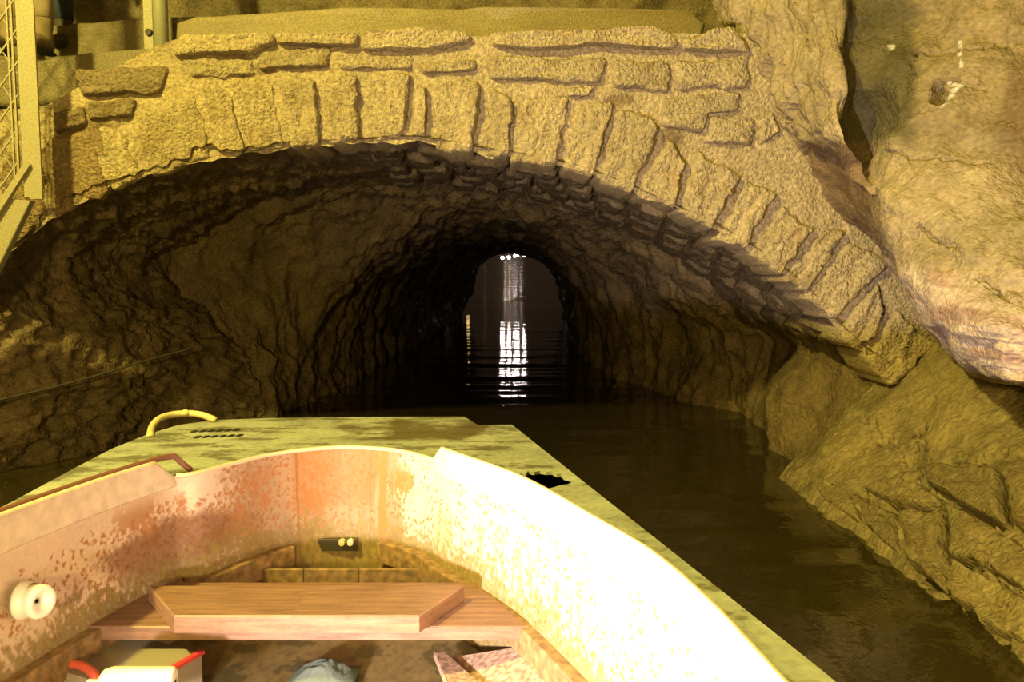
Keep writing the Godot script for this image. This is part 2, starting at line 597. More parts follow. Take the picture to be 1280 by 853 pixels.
func build_tunnel():
	var s5 := [-125, 720, -112, 615, -104, 560, -95, 490, -60, 400, -5, 333, 55, 280, 160, 227, 270, 199, 370, 186, 460, 179, 520, 177, 600, 190, 720, 213, 840, 262, 920, 302, 1000, 360, 1060, 425, 1118, 482, 1076, 540, 1034, 585, 1006, 612, 985, 690]
	var s55 := [14, 690, 30, 590, 45, 540, 62, 480, 65, 400, 60, 334, 109, 286, 204, 238, 304, 212, 395, 200, 476, 194, 531, 192, 604, 204, 713, 225, 822, 270, 895, 306, 967, 359, 1022, 418, 1070, 470, 1040, 530, 1000, 575, 983, 592, 965, 660]
	var s62 := [130, 640, 152, 563, 160, 520, 182, 455, 160, 390, 128, 335, 170, 293, 253, 250, 342, 227, 422, 217, 495, 211, 543, 209, 608, 220, 704, 238, 801, 278, 866, 310, 930, 357, 975, 405, 1000, 445, 965, 490, 958, 535, 957, 563, 940, 640]
	var s65 := [150, 620, 185, 553, 195, 510, 215, 447, 200, 390, 152, 335, 192, 296, 271, 254, 356, 233, 432, 223, 502, 217, 548, 216, 609, 226, 702, 244, 794, 281, 855, 312, 917, 357, 960, 404, 990, 436, 966, 470, 955, 520, 962, 552, 950, 620]
	var s74 := [320, 610, 335, 527, 325, 480, 305, 430, 262, 385, 212, 336, 248, 302, 317, 265, 390, 246, 457, 237, 518, 233, 558, 231, 612, 240, 694, 256, 775, 289, 829, 316, 883, 357, 924, 401, 962, 425, 958, 470, 946, 510, 938, 527, 925, 600]
	var rows := [px_row(s5, 4.98), px_row(s55, 5.5), px_row(s62, 6.2), px_row(s65, 6.5), px_row(s74, 7.4)]
	var disp := func(p: Vector3, u: float, v: float) -> float:
		var r: float = nz.ridge.get_noise_3d(p.x * 1.3, p.y * 1.3, p.z * 0.8) * 0.055
		var left := ss(0.5, 0.38, u)
		var lump: float = nz.chip.get_noise_3d(p.x * 0.75, p.y * 0.75, p.z * 0.32) * (0.05 + 0.02 * left) + nz.fine.get_noise_3d(p.x * 0.8, p.y * 0.8, p.z * 0.35) * (0.022 + 0.015 * left)
		var wall := maxf(ss(0.22, 0.14, u), ss(0.80, 0.86, u))
		return (r + lump) * (0.45 + 0.95 * left) * maxf(ss(0.0, 0.06, v), left * 0.8) + wall * (nz.ridge.get_noise_3d(p.x * 0.6, p.y * 0.4 + 5, p.z * 0.7) * 0.06 - 0.02) - 0.035
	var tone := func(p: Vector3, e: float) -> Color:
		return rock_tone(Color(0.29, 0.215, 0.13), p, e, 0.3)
	var vault := sheet(rows, 330, 130, Vector3(-0.5, 0.8, -5.5), disp, tone)
	struct("ceiling", vault, mats.wet, "rough plastered rubble underside of the bridge vault above the canal, with its side walls")
	# the hewn tunnel behind
	var t72 := [338, 600, 340, 530, 335, 478, 312, 428, 275, 383, 232, 335, 265, 298, 340, 262, 420, 243, 500, 235, 580, 234, 660, 244, 745, 272, 805, 302, 850, 340, 900, 392, 955, 425, 956, 480, 942, 531, 930, 600]
	var t77 := [350, 600, 358, 520, 352, 470, 340, 420, 335, 380, 330, 335, 360, 298, 420, 270, 490, 250, 555, 243, 600, 243, 655, 250, 715, 270, 775, 300, 825, 335, 868, 378, 905, 418, 928, 458, 916, 518, 905, 590]
	var t83 := [375, 580, 385, 508, 382, 460, 392, 410, 425, 355, 465, 318, 515, 284, 555, 266, 600, 258, 650, 262, 700, 272, 760, 302, 810, 340, 850, 390, 872, 440, 868, 490, 862, 508, 850, 570]
	var t95 := [420, 560, 425, 487, 418, 440, 430, 395, 458, 345, 500, 308, 545, 285, 590, 272, 640, 272, 690, 285, 745, 318, 785, 355, 808, 400, 815, 450, 812, 487, 800, 550]
	var t108 := [450, 530, 458, 470, 452, 425, 465, 382, 490, 340, 530, 305, 570, 286, 612, 279, 652, 282, 692, 297, 722, 322, 746, 357, 758, 400, 763, 440, 762, 470, 750, 520]
	var t140 := [495, 490, 500, 441, 498, 410, 505, 375, 525, 340, 555, 314, 590, 302, 630, 299, 665, 305, 692, 322, 710, 347, 719, 376, 724, 410, 724, 441, 715, 480]
	var t200 := [550, 450, 555, 412, 553, 390, 556, 365, 566, 340, 583, 322, 605, 312, 632, 309, 660, 312, 685, 325, 700, 345, 707, 370, 709, 395, 708, 412, 700, 440]
	var t260 := [580, 420, 579, 397, 583, 380, 592, 362, 596, 342, 604, 327, 616, 317, 636, 314, 657, 317, 676, 326, 691, 342, 699, 362, 703, 382, 704, 397, 700, 420]
	var t70 := []
	for k in range(0, s74.size(), 2):
		t70 += [620 + (s74[k] - 620) * 1.12, 420 + (s74[k + 1] - 420) * (1.14 if s74[k + 1] < 420 else 1.0)]
	rows = [px_row(t70, 7.38), px_row(t72, 7.5), px_row(t77, 7.9), px_row(t83, 8.4), px_row(t95, 9.5), px_row(t108, 10.8), px_row(t140, 14.0), px_row(t200, 20.0), px_row(t260, 26.0)]
	disp = func(p: Vector3, u: float, v: float) -> float:
		var r: float = nz.ridge.get_noise_3d(p.x * 0.8, p.y * 0.35, p.z * 0.9) * 0.16 + nz.mid.get_noise_3d(p.x, p.y * 0.7, p.z) * 0.08
		return r + nz.chip.get_noise_3d(p.x * 0.4, p.y * 0.3, p.z * 0.5) * 0.06 + nz.fine.get_noise_3d(p.x * 0.35, p.y * 0.3, p.z * 0.3) * 0.04 - 0.05
	tone = func(p: Vector3, e: float) -> Color:
		return rock_tone(Color(0.29, 0.215, 0.13), p, e, 0.3)
	struct("wall_tunnel", sheet(rows, 260, 240, Vector3(0, 0.9, -13), disp, tone), mats.wet, "dark hewn rock tunnel walls running back over the canal")
	# rubble stones showing on the underside of the vault, row behind row
	var curve := resample(px_row([270, 199, 370, 186, 460, 179, 520, 177, 600, 190, 720, 213, 840, 262, 920, 302, 1000, 360, 1060, 425, 1100, 462], 5.0), 400)
	var rng := RandomNumberGenerator.new()
	rng.seed = 5
	var host := vault_node
	host = thing("vault_rubble", "rows of dark rubble stones on the underside of the vault", "stonework", Vector3(0.2, 1.9, -6.2))
	for row in 5:
		var z := 5.50 + row * 0.40
		var s := 0.17 + rng.randf() * 0.03
		while s < 0.93:
			var wdt := rng.randf_range(0.042, 0.075)
			var i := int((s + wdt / 2) * 400)
			if i > 396: break
			var tan := (curve[mini(i + 3, 400)] - curve[i - 3]).normalized()
			var nrm := Vector3(tan.y, -tan.x, 0)
			if nrm.y > 0: nrm = -nrm
			var half := wdt * 0.5 * 3.95 * 0.9
			var hz := 0.17 + rng.randf() * 0.03
			var j := func() -> float: return rng.randf_range(-0.025, 0.025)
			var poly := PackedVector2Array([Vector2(-half + j.call(), hz + j.call()), Vector2(half + j.call(), hz + j.call()), Vector2(half + j.call(), -hz + j.call()), Vector2(-half + j.call(), -hz + j.call())])
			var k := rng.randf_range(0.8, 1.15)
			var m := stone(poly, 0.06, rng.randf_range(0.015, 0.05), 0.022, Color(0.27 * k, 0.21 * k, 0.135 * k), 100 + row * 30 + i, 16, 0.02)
			var o := obj("stone", m, mats.wet, host, curve[i] + Vector3(0, 0, 0))
			o.position = Vector3(curve[i].x, curve[i].y, -z + rng.randf_range(-0.05, 0.05)) - nrm * 0.012 - host.position
			var zb := nrm
			var xb := tan
			o.basis = Basis(xb, zb.cross(xb), zb)
			s += wdt
var vault_node: Node3D

# ------------------------------------------------------------------ bridge face
func build_bridge():
	var b := thing("stone_bridge", "yellow-lit rubble stone arch bridge spanning the canal", "bridge", Vector3(-0.6, 0, -5))
	var low := [-420, 700, -124, 690, -106, 500, -60, 395, 0, 328, 55, 278, 160, 224, 270, 196, 370, 182, 460, 176, 540, 177, 620, 193, 720, 212, 800, 240, 870, 274, 940, 312, 1000, 358, 1060, 424, 1118, 478, 1150, 520]
	var high := [-460, 135, -330, 135, -280, 135, -230, 135, -120, 132, 40, 134, 118, 96, 222, 50, 330, 48, 440, 45, 540, 44, 630, 46, 730, 44, 820, 42, 890, 42, 965, 50, 1050, 130, 1150, 230, 1240, 330, 1300, 430]
	var rows := []
	for t in 5:
		var r := []
		for k in range(0, low.size(), 2):
			r.append(at(lerpf(low[k], high[k], t / 4.0), lerpf(low[k + 1], high[k + 1], t / 4.0), 5.012))
		if t == 0:
			r = Array(resample(r, 150))
			for k in r.size(): r[k].y += nz.fine.get_noise_3d(r[k].x * 0.45, 3.0, 1.0) * 0.05 - 0.01
		rows.append(r)
	var patches := [[186, 172, 16, 24], [150, 130, 26, 10], [128, 172, 12, 26], [218, 172, 7, 13], [88, 190, 30, 40], [330, 85, 14, 8], [304, 82, 10, 14], [66, 215, 22, 46], [112, 152, 34, 18], [840, 172, 14, 16], [775, 126, 20, 8]]
	var disp := func(p: Vector3, u: float, v: float) -> float:
		return nz.mid.get_noise_3d(p.x, p.y, 1.0) * 0.03 + nz.fine.get_noise_3d(p.x * 0.6, p.y * 0.6, 4.0) * 0.010 + nz.chip.get_noise_3d(p.x * 0.7, p.y * 0.7, 3.0) * 0.012
	var tone := func(p: Vector3, e: float) -> Color:
		var q := px_of(p)
		var k: float = 1.0 + 0.14 * nz.mid.get_noise_3d(p.x * 2, p.y * 2, 7.0) + 0.12 * nz.fine.get_noise_3d(p.x * 0.5, p.y * 0.5, 7.0)
		var c := Color(0.52 * k, 0.42 * k, 0.265 * k)
		for s in patches:   # places where the plaster has dropped off and brown stone shows
			var d: float = Vector2((q.x - s[0]) / s[2], (q.y - s[1]) / s[3]).length() + nz.fine.get_noise_3d(p.x * 0.4, p.y * 0.4, 2.0) * 0.7
			c = c.lerp(Color(0.25 * k, 0.18 * k, 0.10 * k), ss(1.1, 0.75, d) * 0.85)
		return c
	obj("mortar_face", sheet(rows, 300, 90, Vector3(-0.3, 2, 0), disp, tone), mats.mortar, b)
	b.get_child(0).position = -b.position
	# voussoirs from left to right, corners clockwise from the top left
	var v := [
		[58, 172, 112, 164, 134, 240, 66, 270], [122, 158, 150, 160, 178, 224, 140, 238], [170, 142, 242, 116, 262, 196, 188, 222],
		[250, 100, 282, 108, 305, 186, 272, 194], [288, 100, 340, 100, 353, 182, 312, 188], [347, 98, 396, 97, 400, 182, 360, 183],
		[402, 92, 446, 90, 451, 176, 407, 182], [462, 90, 514, 94, 510, 160, 496, 176, 466, 178], [517, 104, 534, 108, 533, 174, 514, 166],
		[542, 100, 602, 102, 597, 150, 590, 190, 545, 186], [613, 106, 644, 124, 636, 198, 605, 195], [648, 122, 712, 122, 698, 206, 638, 202],
		[728, 130, 768, 126, 756, 170, 740, 221, 700, 213], [772, 134, 806, 142, 828, 158, 790, 240, 743, 226], [836, 172, 858, 200, 842, 264, 796, 244],
		[872, 190, 928, 220, 888, 290, 847, 266], [936, 224, 972, 240, 931, 312, 898, 296], [980, 258, 1018, 286, 974, 344, 936, 318],
		[1030, 288, 1055, 290, 1008, 366, 975, 350], [1064, 300, 1112, 330, 1040, 402, 1006, 368], [1098, 352, 1104, 390, 1092, 424, 1068, 436, 1046, 412],
		[1122, 386, 1168, 432, 1115, 486, 1080, 442], [66, 118, 40, 170, 50, 268, 4, 320, -30, 240]]
	v[22] = [0, 200, 46, 180, 58, 268, 8, 316]
	for i in v.size():
		var plaster: bool = i < 5 or i == 22
		var k := 0.92 + 0.16 * fposmod(i * 0.618, 1.0)
		var tn := Color(0.52 * k, 0.42 * k, 0.265 * k)
		if i == 0 or i == 22: tn = Color(0.36, 0.26, 0.15)
		px_stone("voussoir", v[i], 5.0, 0.06 if plaster else 0.42, 0.008 if plaster else 0.055, 0.018 if plaster else 0.026, tn, mats.stone, b, i + 1, 0.014, 0.3 if plaster else 0.75)
	# coping slabs along the top
	var cope := [[216, 62, 228, 43, 342, 41, 344, 54, 318, 67, 218, 70], [343, 42, 448, 42, 448, 58, 380, 57, 346, 55], [449, 38, 526, 34, 594, 42, 590, 51, 536, 65, 450, 62],
		[607, 43, 720, 36, 826, 33, 850, 54, 842, 62, 758, 56, 655, 63, 612, 56], [852, 50, 921, 30, 937, 64, 886, 66, 854, 62]]
	for i in cope.size():
		px_stone("coping_stone", cope[i], 4.985, 0.45, 0.045, 0.022, Color(0.56, 0.455, 0.295), mats.stone, b, 40 + i, 0.014, 0.2)
	var wall := [[324, 64, 412, 58, 412, 84, 324, 87], [523, 79, 596, 74, 596, 88, 530, 93], [603, 70, 757, 73, 750, 104, 612, 99], [763, 74, 840, 77, 837, 115, 768, 109],
		[844, 78, 937, 70, 933, 110, 846, 112], [706, 110, 748, 106, 735, 120, 708, 122], [826, 123, 928, 114, 922, 139, 884, 142, 878, 166, 828, 158],
		[884, 145, 943, 148, 943, 183, 882, 176], [946, 150, 966, 138, 974, 164, 950, 180], [92, 86, 212, 82, 202, 116, 98, 122], [108, 126, 170, 124, 164, 146, 112, 150],
		[62, 138, 104, 134, 112, 156, 70, 168], [224, 72, 316, 74, 318, 92, 240, 96], [420, 66, 515, 70, 515, 86, 424, 86]]
	for i in wall.size():
		var k := 0.9 + 0.2 * fposmod(i * 0.37, 1.0)
		var tn := Color(0.50 * k, 0.41 * k, 0.27 * k)
		if i >= 9 and i < 12: tn = Color(0.30, 0.235, 0.15)
		px_stone("wall_stone", wall[i], 5.0, 0.12, 0.02 if i in [12, 13] else 0.04, 0.022, tn, mats.stone, b, 60 + i, 0.014, 0.6)

# ------------------------------------------------------------------ cliff and bank on the right
func build_right():
	var rows := [
		[at(870, -330, 5.6), at(960, -330, 5.2), at(1060, -330, 4.9), at(1100, -330, 5.0), at(1160, -330, 4.7), at(1300, -330, 4.4), at(1560, -330, 4.0)],
		[at(872, -120, 5.5), at(955, -120, 5.0), at(1060, -120, 4.6), at(1090, -120, 4.6), at(1150, -120, 4.4), at(1290, -120, 4.1), at(1560, -120, 3.7)],
		[at(880, 0, 5.35), at(950, 0, 4.9), at(1050, 0, 4.45), at(1072, 0, 4.5), at(1146, 0, 4.25), at(1290, 0, 3.9), at(1560, 0, 3.6)],
		[at(942, 80, 5.12), at(978, 85, 4.75), at(1054, 90, 4.25), at(1070, 95, 4.36), at(1138, 92, 4.1), at(1290, 90, 3.7), at(1560, 90, 3.4)],
		[at(972, 160, 5.08), at(1000, 168, 4.75), at(1052, 172, 4.2), at(1078, 190, 4.45), at(1122, 178, 4.0), at(1290, 170, 3.6), at(1560, 170, 3.3)],
		[at(1022, 245, 5.06), at(1044, 250, 4.95), at(1066, 252, 4.75), at(1090, 250, 4.0), at(1150, 250, 3.72), at(1290, 250, 3.4), at(1560, 250, 3.2)],
		[at(1100, 326, 5.04), at(1104, 328, 4.7), at(1108, 330, 4.25), at(1117, 331, 3.8), at(1172, 330, 3.48), at(1290, 330, 3.2), at(1560, 330, 3.0)],
		[at(1164, 424, 4.9), at(1157, 414, 4.4), at(1152, 405, 3.9), at(1158, 402, 3.6), at(1200, 400, 3.3), at(1290, 405, 3.05), at(1560, 405, 2.9)],
		[at(1200, 458, 4.8), at(1194, 456, 4.3), at(1187, 452, 3.85), at(1193, 450, 3.6), at(1226, 455, 3.3), at(1290, 460, 3.05), at(1560, 465, 2.9)],
		[at(1236, 476, 4.9), at(1232, 475, 4.4), at(1229, 474, 4.0), at(1230, 474, 3.8), at(1252, 481, 3.5), at(1300, 494, 3.15), at(1560, 520, 3.0)],
		[at(1240, 470, 5.3), at(1245, 472, 5.0), at(1250, 474, 4.8), at(1260, 476, 4.6), at(1280, 480, 4.4), at(1330, 486, 4.1), at(1560, 500, 3.8)]]
	var cracks := [[1140, 60, 1180, 57, 1], [1180, 57, 1230, 52, 1], [1230, 52, 1290, 38, 1], [1168, 102, 1192, 97, 1.6], [1192, 97, 1230, 102, 1], [1166, 102, 1168, 128, 1.8], [1130, 142, 1170, 138, 0.8],
		[1100, 188, 1170, 190, 0.9], [1170, 190, 1230, 196, 0.9], [1132, 292, 1144, 281, 1.2], [1144, 281, 1160, 296, 1.3], [1160, 296, 1184, 297, 1.2], [1184, 297, 1200, 318, 0.7], [1208, 334, 1240, 352, 0.9], [1240, 352, 1262, 364, 1.0],
		[985, 0, 1010, 60, 1.2], [1015, 20, 1030, 140, 0.9], [965, 60, 990, 140, 0.8], [948, 110, 985, 150, 1.4], [985, 150, 1010, 215, 1.0], [1140, 60, 1136, 110, 1.0]]
	var disp := func(p: Vector3, u: float, v: float) -> float:
		var q := px_of(p)
		var e: float = nz.ridge.get_noise_3d(p.x * 0.5, p.y * 0.7, p.z * 0.5) * 0.02
		e += nz.mid.get_noise_3d(p.x * 1.1, p.y * 1.1, p.z) * 0.045 + nz.fine.get_noise_3d(p.x * 0.7, p.y * 0.7, p.z * 0.7) * 0.008
		e += nz.chip.get_noise_3d(p.x * 0.5, p.y * 0.5, p.z * 0.5) * 0.02
		e -= 0.07 * ss(1.0, 0.6, Vector2((q.x - 1173) / 11.0, (q.y - 116) / 18.0).length() + nz.fine.get_noise_2d(p.x, p.y) * 0.5)      # a broken-out pocket
		var bend: float = nz.mid.get_noise_3d(p.x * 0.5, p.y * 0.5, p.z * 0.5)
		e += ledge(p.y * 1.9 + p.x * 0.35 + bend * 1.1) * 0.050 + ledge(p.x * 1.7 - p.y * 0.5 + bend * 1.3 + 0.4) * 0.035
		var strand := ss(1065, 1035, q.x) * ss(200, 150, q.y)      # the fluted strip beside the bridge
		e += strand * nz.ridge.get_noise_3d(p.x * 5.0, p.y * 0.5, p.z * 2.0) * 0.06
		var low := ss(360, 430, q.y) * ss(1170, 1220, q.x)         # laminated lower lip
		e += low * nz.ridge.get_noise_3d(p.x * 1.6 - p.y * 2.0, p.y * 6.0 + p.x * 1.5, p.z) * 0.028
		for c in cracks:
			if absf(q.x - (c[0] + c[2]) * 0.5) < 60 and absf(q.y - (c[1] + c[3]) * 0.5) < 90:
				var d := seg_dist(q + Vector2(nz.fine.get_noise_2d(p.x, p.y), nz.fine.get_noise_2d(p.y, p.x)) * 7.0, Vector2(c[0], c[1]), Vector2(c[2], c[3]))
				e -= 0.022 * c[4] * ss(3.0, 0.6, d)
		return e
	var tone := func(p: Vector3, e: float) -> Color:
		var q := px_of(p)
		var k: float = 1.0 + 0.25 * nz.mid.get_noise_3d(p.x * 1.6, p.y * 1.6, p.z * 1.6) + 0.22 * nz.fine.get_noise_3d(p.x * 0.4, p.y * 0.4, p.z * 0.4)
		var c := Color(0.42 * k, 0.335 * k, 0.21 * k)
		var w: float = nz.mid.get_noise_3d(p.x * 2.2, p.y * 2.2, p.z) * 40.0
		c = c.lerp(Color(0.27 * k, 0.225 * k, 0.115 * k), ss(0.05, 0.35, nz.mid.get_noise_3d(p.x * 0.8 + 4, p.y * 0.8, p.z * 0.8)) * 0.6)
		c = c.lerp(Color(0.28 * k, 0.215 * k, 0.11 * k), ss(230, 150, q.y + w * 1.2) * ss(1040, 1070, q.x + w) * 0.65)
		# mossy dark growth, brown seep, pink-banded lip
		var moss := ss(1046, 1066, q.x + w * 0.2) * ss(1150, 1128, q.x + w * 0.4) * ss(190, 165, q.y + w * 0.4) * ss(-60, 10, q.y)
		c = c.lerp(Color(0.11 * k, 0.095 * k, 0.045 * k), moss * 0.92)
		var seep := ss(1240, 1285, q.x + w) * ss(60, 85, q.y + w * 0.5) * ss(215, 190, q.y)
		c = c.lerp(Color(0.19 * k, 0.125 * k, 0.065 * k), seep * 0.8)
		var brown := ss(992, 1004, q.x + w * 0.2 - maxf(q.y - 200, 0) * 0.5) * ss(1090, 1074, q.x + w * 0.2 - maxf(q.y - 250, 0) * 0.35) * ss(172, 184, q.y + w * 0.15)
		c = c.lerp(Color(0.21 * k, 0.14 * k, 0.085 * k), brown * 0.9)
		var pink := ss(350, 400, q.y + (q.x - 1280) * -0.25 + w * 0.7)
		var band: float = ss(-0.1, 0.35, nz.mid.get_noise_3d(p.x * 2.0 - p.y * 2.0, p.y * 5.0 + p.x, p.z))
		c = c.lerp(Color(0.58 * k, 0.46 * k, 0.38 * k).lerp(Color(0.40 * k, 0.25 * k, 0.21 * k), band), pink * 0.8)
		# lime runs
		var lime := seg_dist(q, Vector2(1197, 40), Vector2(1199, 78))
		lime = minf(lime, seg_dist(q, Vector2(1196, 102), Vector2(1178, 132)) - 1.0)
		lime = minf(lime, seg_dist(q, Vector2(1185, 102), Vector2(1198, 100)) - 2.0)
		lime = minf(lime, seg_dist(q, Vector2(1104, 50), Vector2(1110, 50)) - 1.0)
		return c.lerp(Color(0.8, 0.78, 0.74), ss(2.2, 0.8, lime + nz.fine.get_noise_2d(p.x * 2, p.y * 2) * 3.0) * 0.9)
	tag(obj("overhanging_rock", sheet(rows, 320, 420, Vector3(0.5, 1.2, 0), disp, tone), mats.rock), "huge overhanging rock with pinkish lower lip beside the bridge's right end", "rock")

	# the masonry bank below it
	var sec := []
	for d in [5.25, 4.95, 4.5, 4.1, 3.7, 3.2, 2.7, 2.2, 1.4, 0.5]:
		var f := ss(5.0, 4.1, d)
		var steep := lerpf(1.0, 0.82, f)
		sec.append([Vector3(1.45, -0.6, -d), Vector3(1.72, -0.12, -d), Vector3(1.83, 0.06, -d), Vector3(1.98 + 0.03 * f, 0.22, -d), Vector3(2.18, 0.42 * steep, -d), Vector3(2.42, 0.68 * steep, -d),
			Vector3(2.62, 0.92 * steep, -d), Vector3(2.85, 1.2 * steep, -d), Vector3(3.2, 1.6, -d), Vector3(3.7, 2.2, -d)])
	cracks = [[1076, 617, 1122, 637, 1.3], [1152, 606, 1190, 628, 1.6], [1190, 628, 1246, 656, 1.6], [1182, 630, 1184, 696, 1.4], [1188, 696, 1238, 720, 1.5], [1238, 720, 1285, 745, 1.0], [1149, 530, 1156, 606, 1.3],
		[1178, 577, 1285, 574, 1.2], [1246, 656, 1262, 600, 1.0], [1132, 700, 1190, 752, 1.8], [1190, 752, 1260, 800, 1.6], [1140, 640, 1178, 634, 0.8], [1080, 520, 1110, 560, 0.8], [1110, 540, 1140, 590, 0.7], [1146, 660, 1172, 674, 0.7]]
	disp = func(p: Vector3, u: float, v: float) -> float:
		var q := px_of(p) if p.z < -1.0 else Vector2.ZERO
		var e: float = nz.ridge.get_noise_3d(p.x * 0.7 + 3, p.y * 0.7, p.z * 0.5) * 0.03 + nz.mid.get_noise_3d(p.x * 1.0, p.y * 1.0, p.z * 1.0) * 0.05
		e += nz.fine.get_noise_3d(p.x * 0.6, p.y * 0.6, p.z * 0.6) * 0.014 + nz.chip.get_noise_3d(p.x * 0.8, p.y * 0.8, p.z * 0.8) * 0.02
		for c in cracks:
			if absf(q.x - (c[0] + c[2]) * 0.5) < 70 and absf(q.y - (c[1] + c[3]) * 0.5) < 60:
				var d := seg_dist(q + Vector2(nz.fine.get_noise_2d(p.x, p.z), nz.fine.get_noise_2d(p.z, p.x)) * 8.0, Vector2(c[0], c[1]), Vector2(c[2], c[3]))
				e -= 0.04 * c[4] * ss(5.0, 1.2, d)
		return e
	tone = func(p: Vector3, e: float) -> Color:
		var c := rock_tone(Color(0.36, 0.29, 0.17), p, e, 0.3)
		var q := px_of(p) if p.z < -1.0 else Vector2.ZERO
		var w: float = nz.mid.get_noise_3d(p.x * 2.2, p.y * 2.2, p.z) * 30.0
		var plaster := ss(52, 40, (q - Vector2(1172, 512)).length() + w)       # patches of bare mortar
		plaster = maxf(plaster, ss(40, 28, Vector2((q.x - 1062), (q.y - 572) * 0.75).length() + w * 0.5))
		return c.lerp(Color(0.46, 0.37, 0.20), plaster * 0.7)
	var bank := struct("wall_right", sheet(sec, 170, 260, Vector3(0.5, 1.5, -3.5), disp, tone), mats.wet, "sloping masonry bank at the foot of the bridge's right end")

	# the blocks that can be told apart, lying in the slope of the bank
	var n := Vector3(-0.73, 0.683, 0.0)
	var zb := n
	var yb := Vector3(0.683, 0.73, 0.0)
	var xb := yb.cross(zb)
	var blocks := [[1158, 580, 1250, 582, 1252, 652, 1200, 630, 1160, 606], [1184, 632, 1250, 662, 1290, 690, 1290, 742, 1240, 716, 1190, 696], [1192, 702, 1240, 724, 1290, 752, 1290, 806, 1250, 796, 1194, 750],
		[1122, 640, 1178, 638, 1180, 698, 1186, 746, 1136, 700], [1128, 596, 1150, 606, 1180, 630, 1122, 634, 1080, 612], [1072, 622, 1116, 642, 1128, 696, 1086, 664], [1262, 590, 1340, 600, 1340, 690, 1262, 650], [1016, 596, 1064, 612, 1078, 656, 1032, 628]]
	for i in blocks.size():
		var poly := PackedVector2Array()
		for k in range(0, blocks[i].size(), 2):
			var r := at(blocks[i][k], blocks[i][k + 1], 1.0) - EYE
			var q := EYE + r * ((Vector3(2.03, 0.27, 0) - EYE).dot(n) / r.dot(n))
			poly.append(Vector2(q.dot(xb), q.dot(yb)))
		var c := center(poly)
		var kk := 0.85 + 0.3 * fposmod(i * 0.41, 1.0)
		var o := obj("bank_stone", stone(poly, 0.14, 0.045, 0.028, Color(0.36 * kk, 0.29 * kk, 0.17 * kk), 90 + i, 44, 0.014, 0.4), mats.wet, bank)
		o.transform = Transform3D(Basis(xb, yb, zb), xb * c.x + yb * c.y + zb * Vector3(2.03, 0.27, 0).dot(n))

# ------------------------------------------------------------------ the rest of the cave
func build_cave():
	var disp := func(p: Vector3, u: float, v: float) -> float:
		return nz.ridge.get_noise_3d(p.x * 0.5, p.y * 0.5, p.z * 0.5) * 0.35 + nz.mid.get_noise_3d(p.x, p.y, p.z) * 0.1
	var tone := func(p: Vector3, e: float) -> Color:
		return rock_tone(Color(0.34, 0.27, 0.17), p, e, 0.3)
	var rows := []
	for z in [5.0, 3.0, 0.0, -3.0, -6.0, -9.0]:
		rows.append([Vector3(-4.6, -0.7, z), Vector3(-4.7, 1.0, z), Vector3(-4.8, 3.0, z), Vector3(-4.0, 5.0, z), Vector3(-1.8, 6.2, z), Vector3(0.5, 6.4, z), Vector3(3.0, 5.9, z), Vector3(4.8, 4.2, z), Vector3(5.0, 2.0, z), Vector3(4.6, -0.7, z)])
	struct("ceiling", sheet(rows, 110, 110, Vector3(0, 2, -2), disp, tone), mats.rock, "rough cave roof and side walls arching over the boat")
	rows = []
	for y in [-0.7, 2.0, 4.0, 7.2]:
		rows.append([Vector3(-5.5, y, 4.6), Vector3(-2.5, y, 4.8), Vector3(0, y, 4.9), Vector3(2.5, y, 4.8), Vector3(5.5, y, 4.6)])
	struct("wall_back", sheet(rows, 70, 50, Vector3(0, 2, 0), disp, tone), mats.rock, "cave wall behind the boat")
	# rock above and behind the bridge walkway
	rows = []
	for y in [2.4, 3.0, 3.6, 4.6, 6.6]:
		rows.append([Vector3(-5.5, y, -6.9), Vector3(-3.5, y, -6.9), Vector3(-1.6, y, -6.8), Vector3(0, y, -6.9), Vector3(1.4, y, -6.8), Vector3(2.6, y, -6.5), Vector3(4.0, y, -6.0)])
	disp = func(p: Vector3, u: float, v: float) -> float:
		return nz.ridge.get_noise_3d(p.x * 0.9, p.y * 0.9, p.z) * 0.14 + nz.chip.get_noise_3d(p.x * 0.5, p.y * 0.5, p.z) * 0.08
	struct("wall_front", sheet(rows, 200, 110, Vector3(0, 3, 0), disp, tone), mats.rock, "rock wall above and behind the bridge walkway")
	# walkway filling on the vault, mostly hidden
	struct("floor", box(Vector3(6.4, 0.3, 1.2), 0.02), mats.concrete, "concrete walkway on top of the bridge", Vector3(-0.9, 2.56, -6.45))

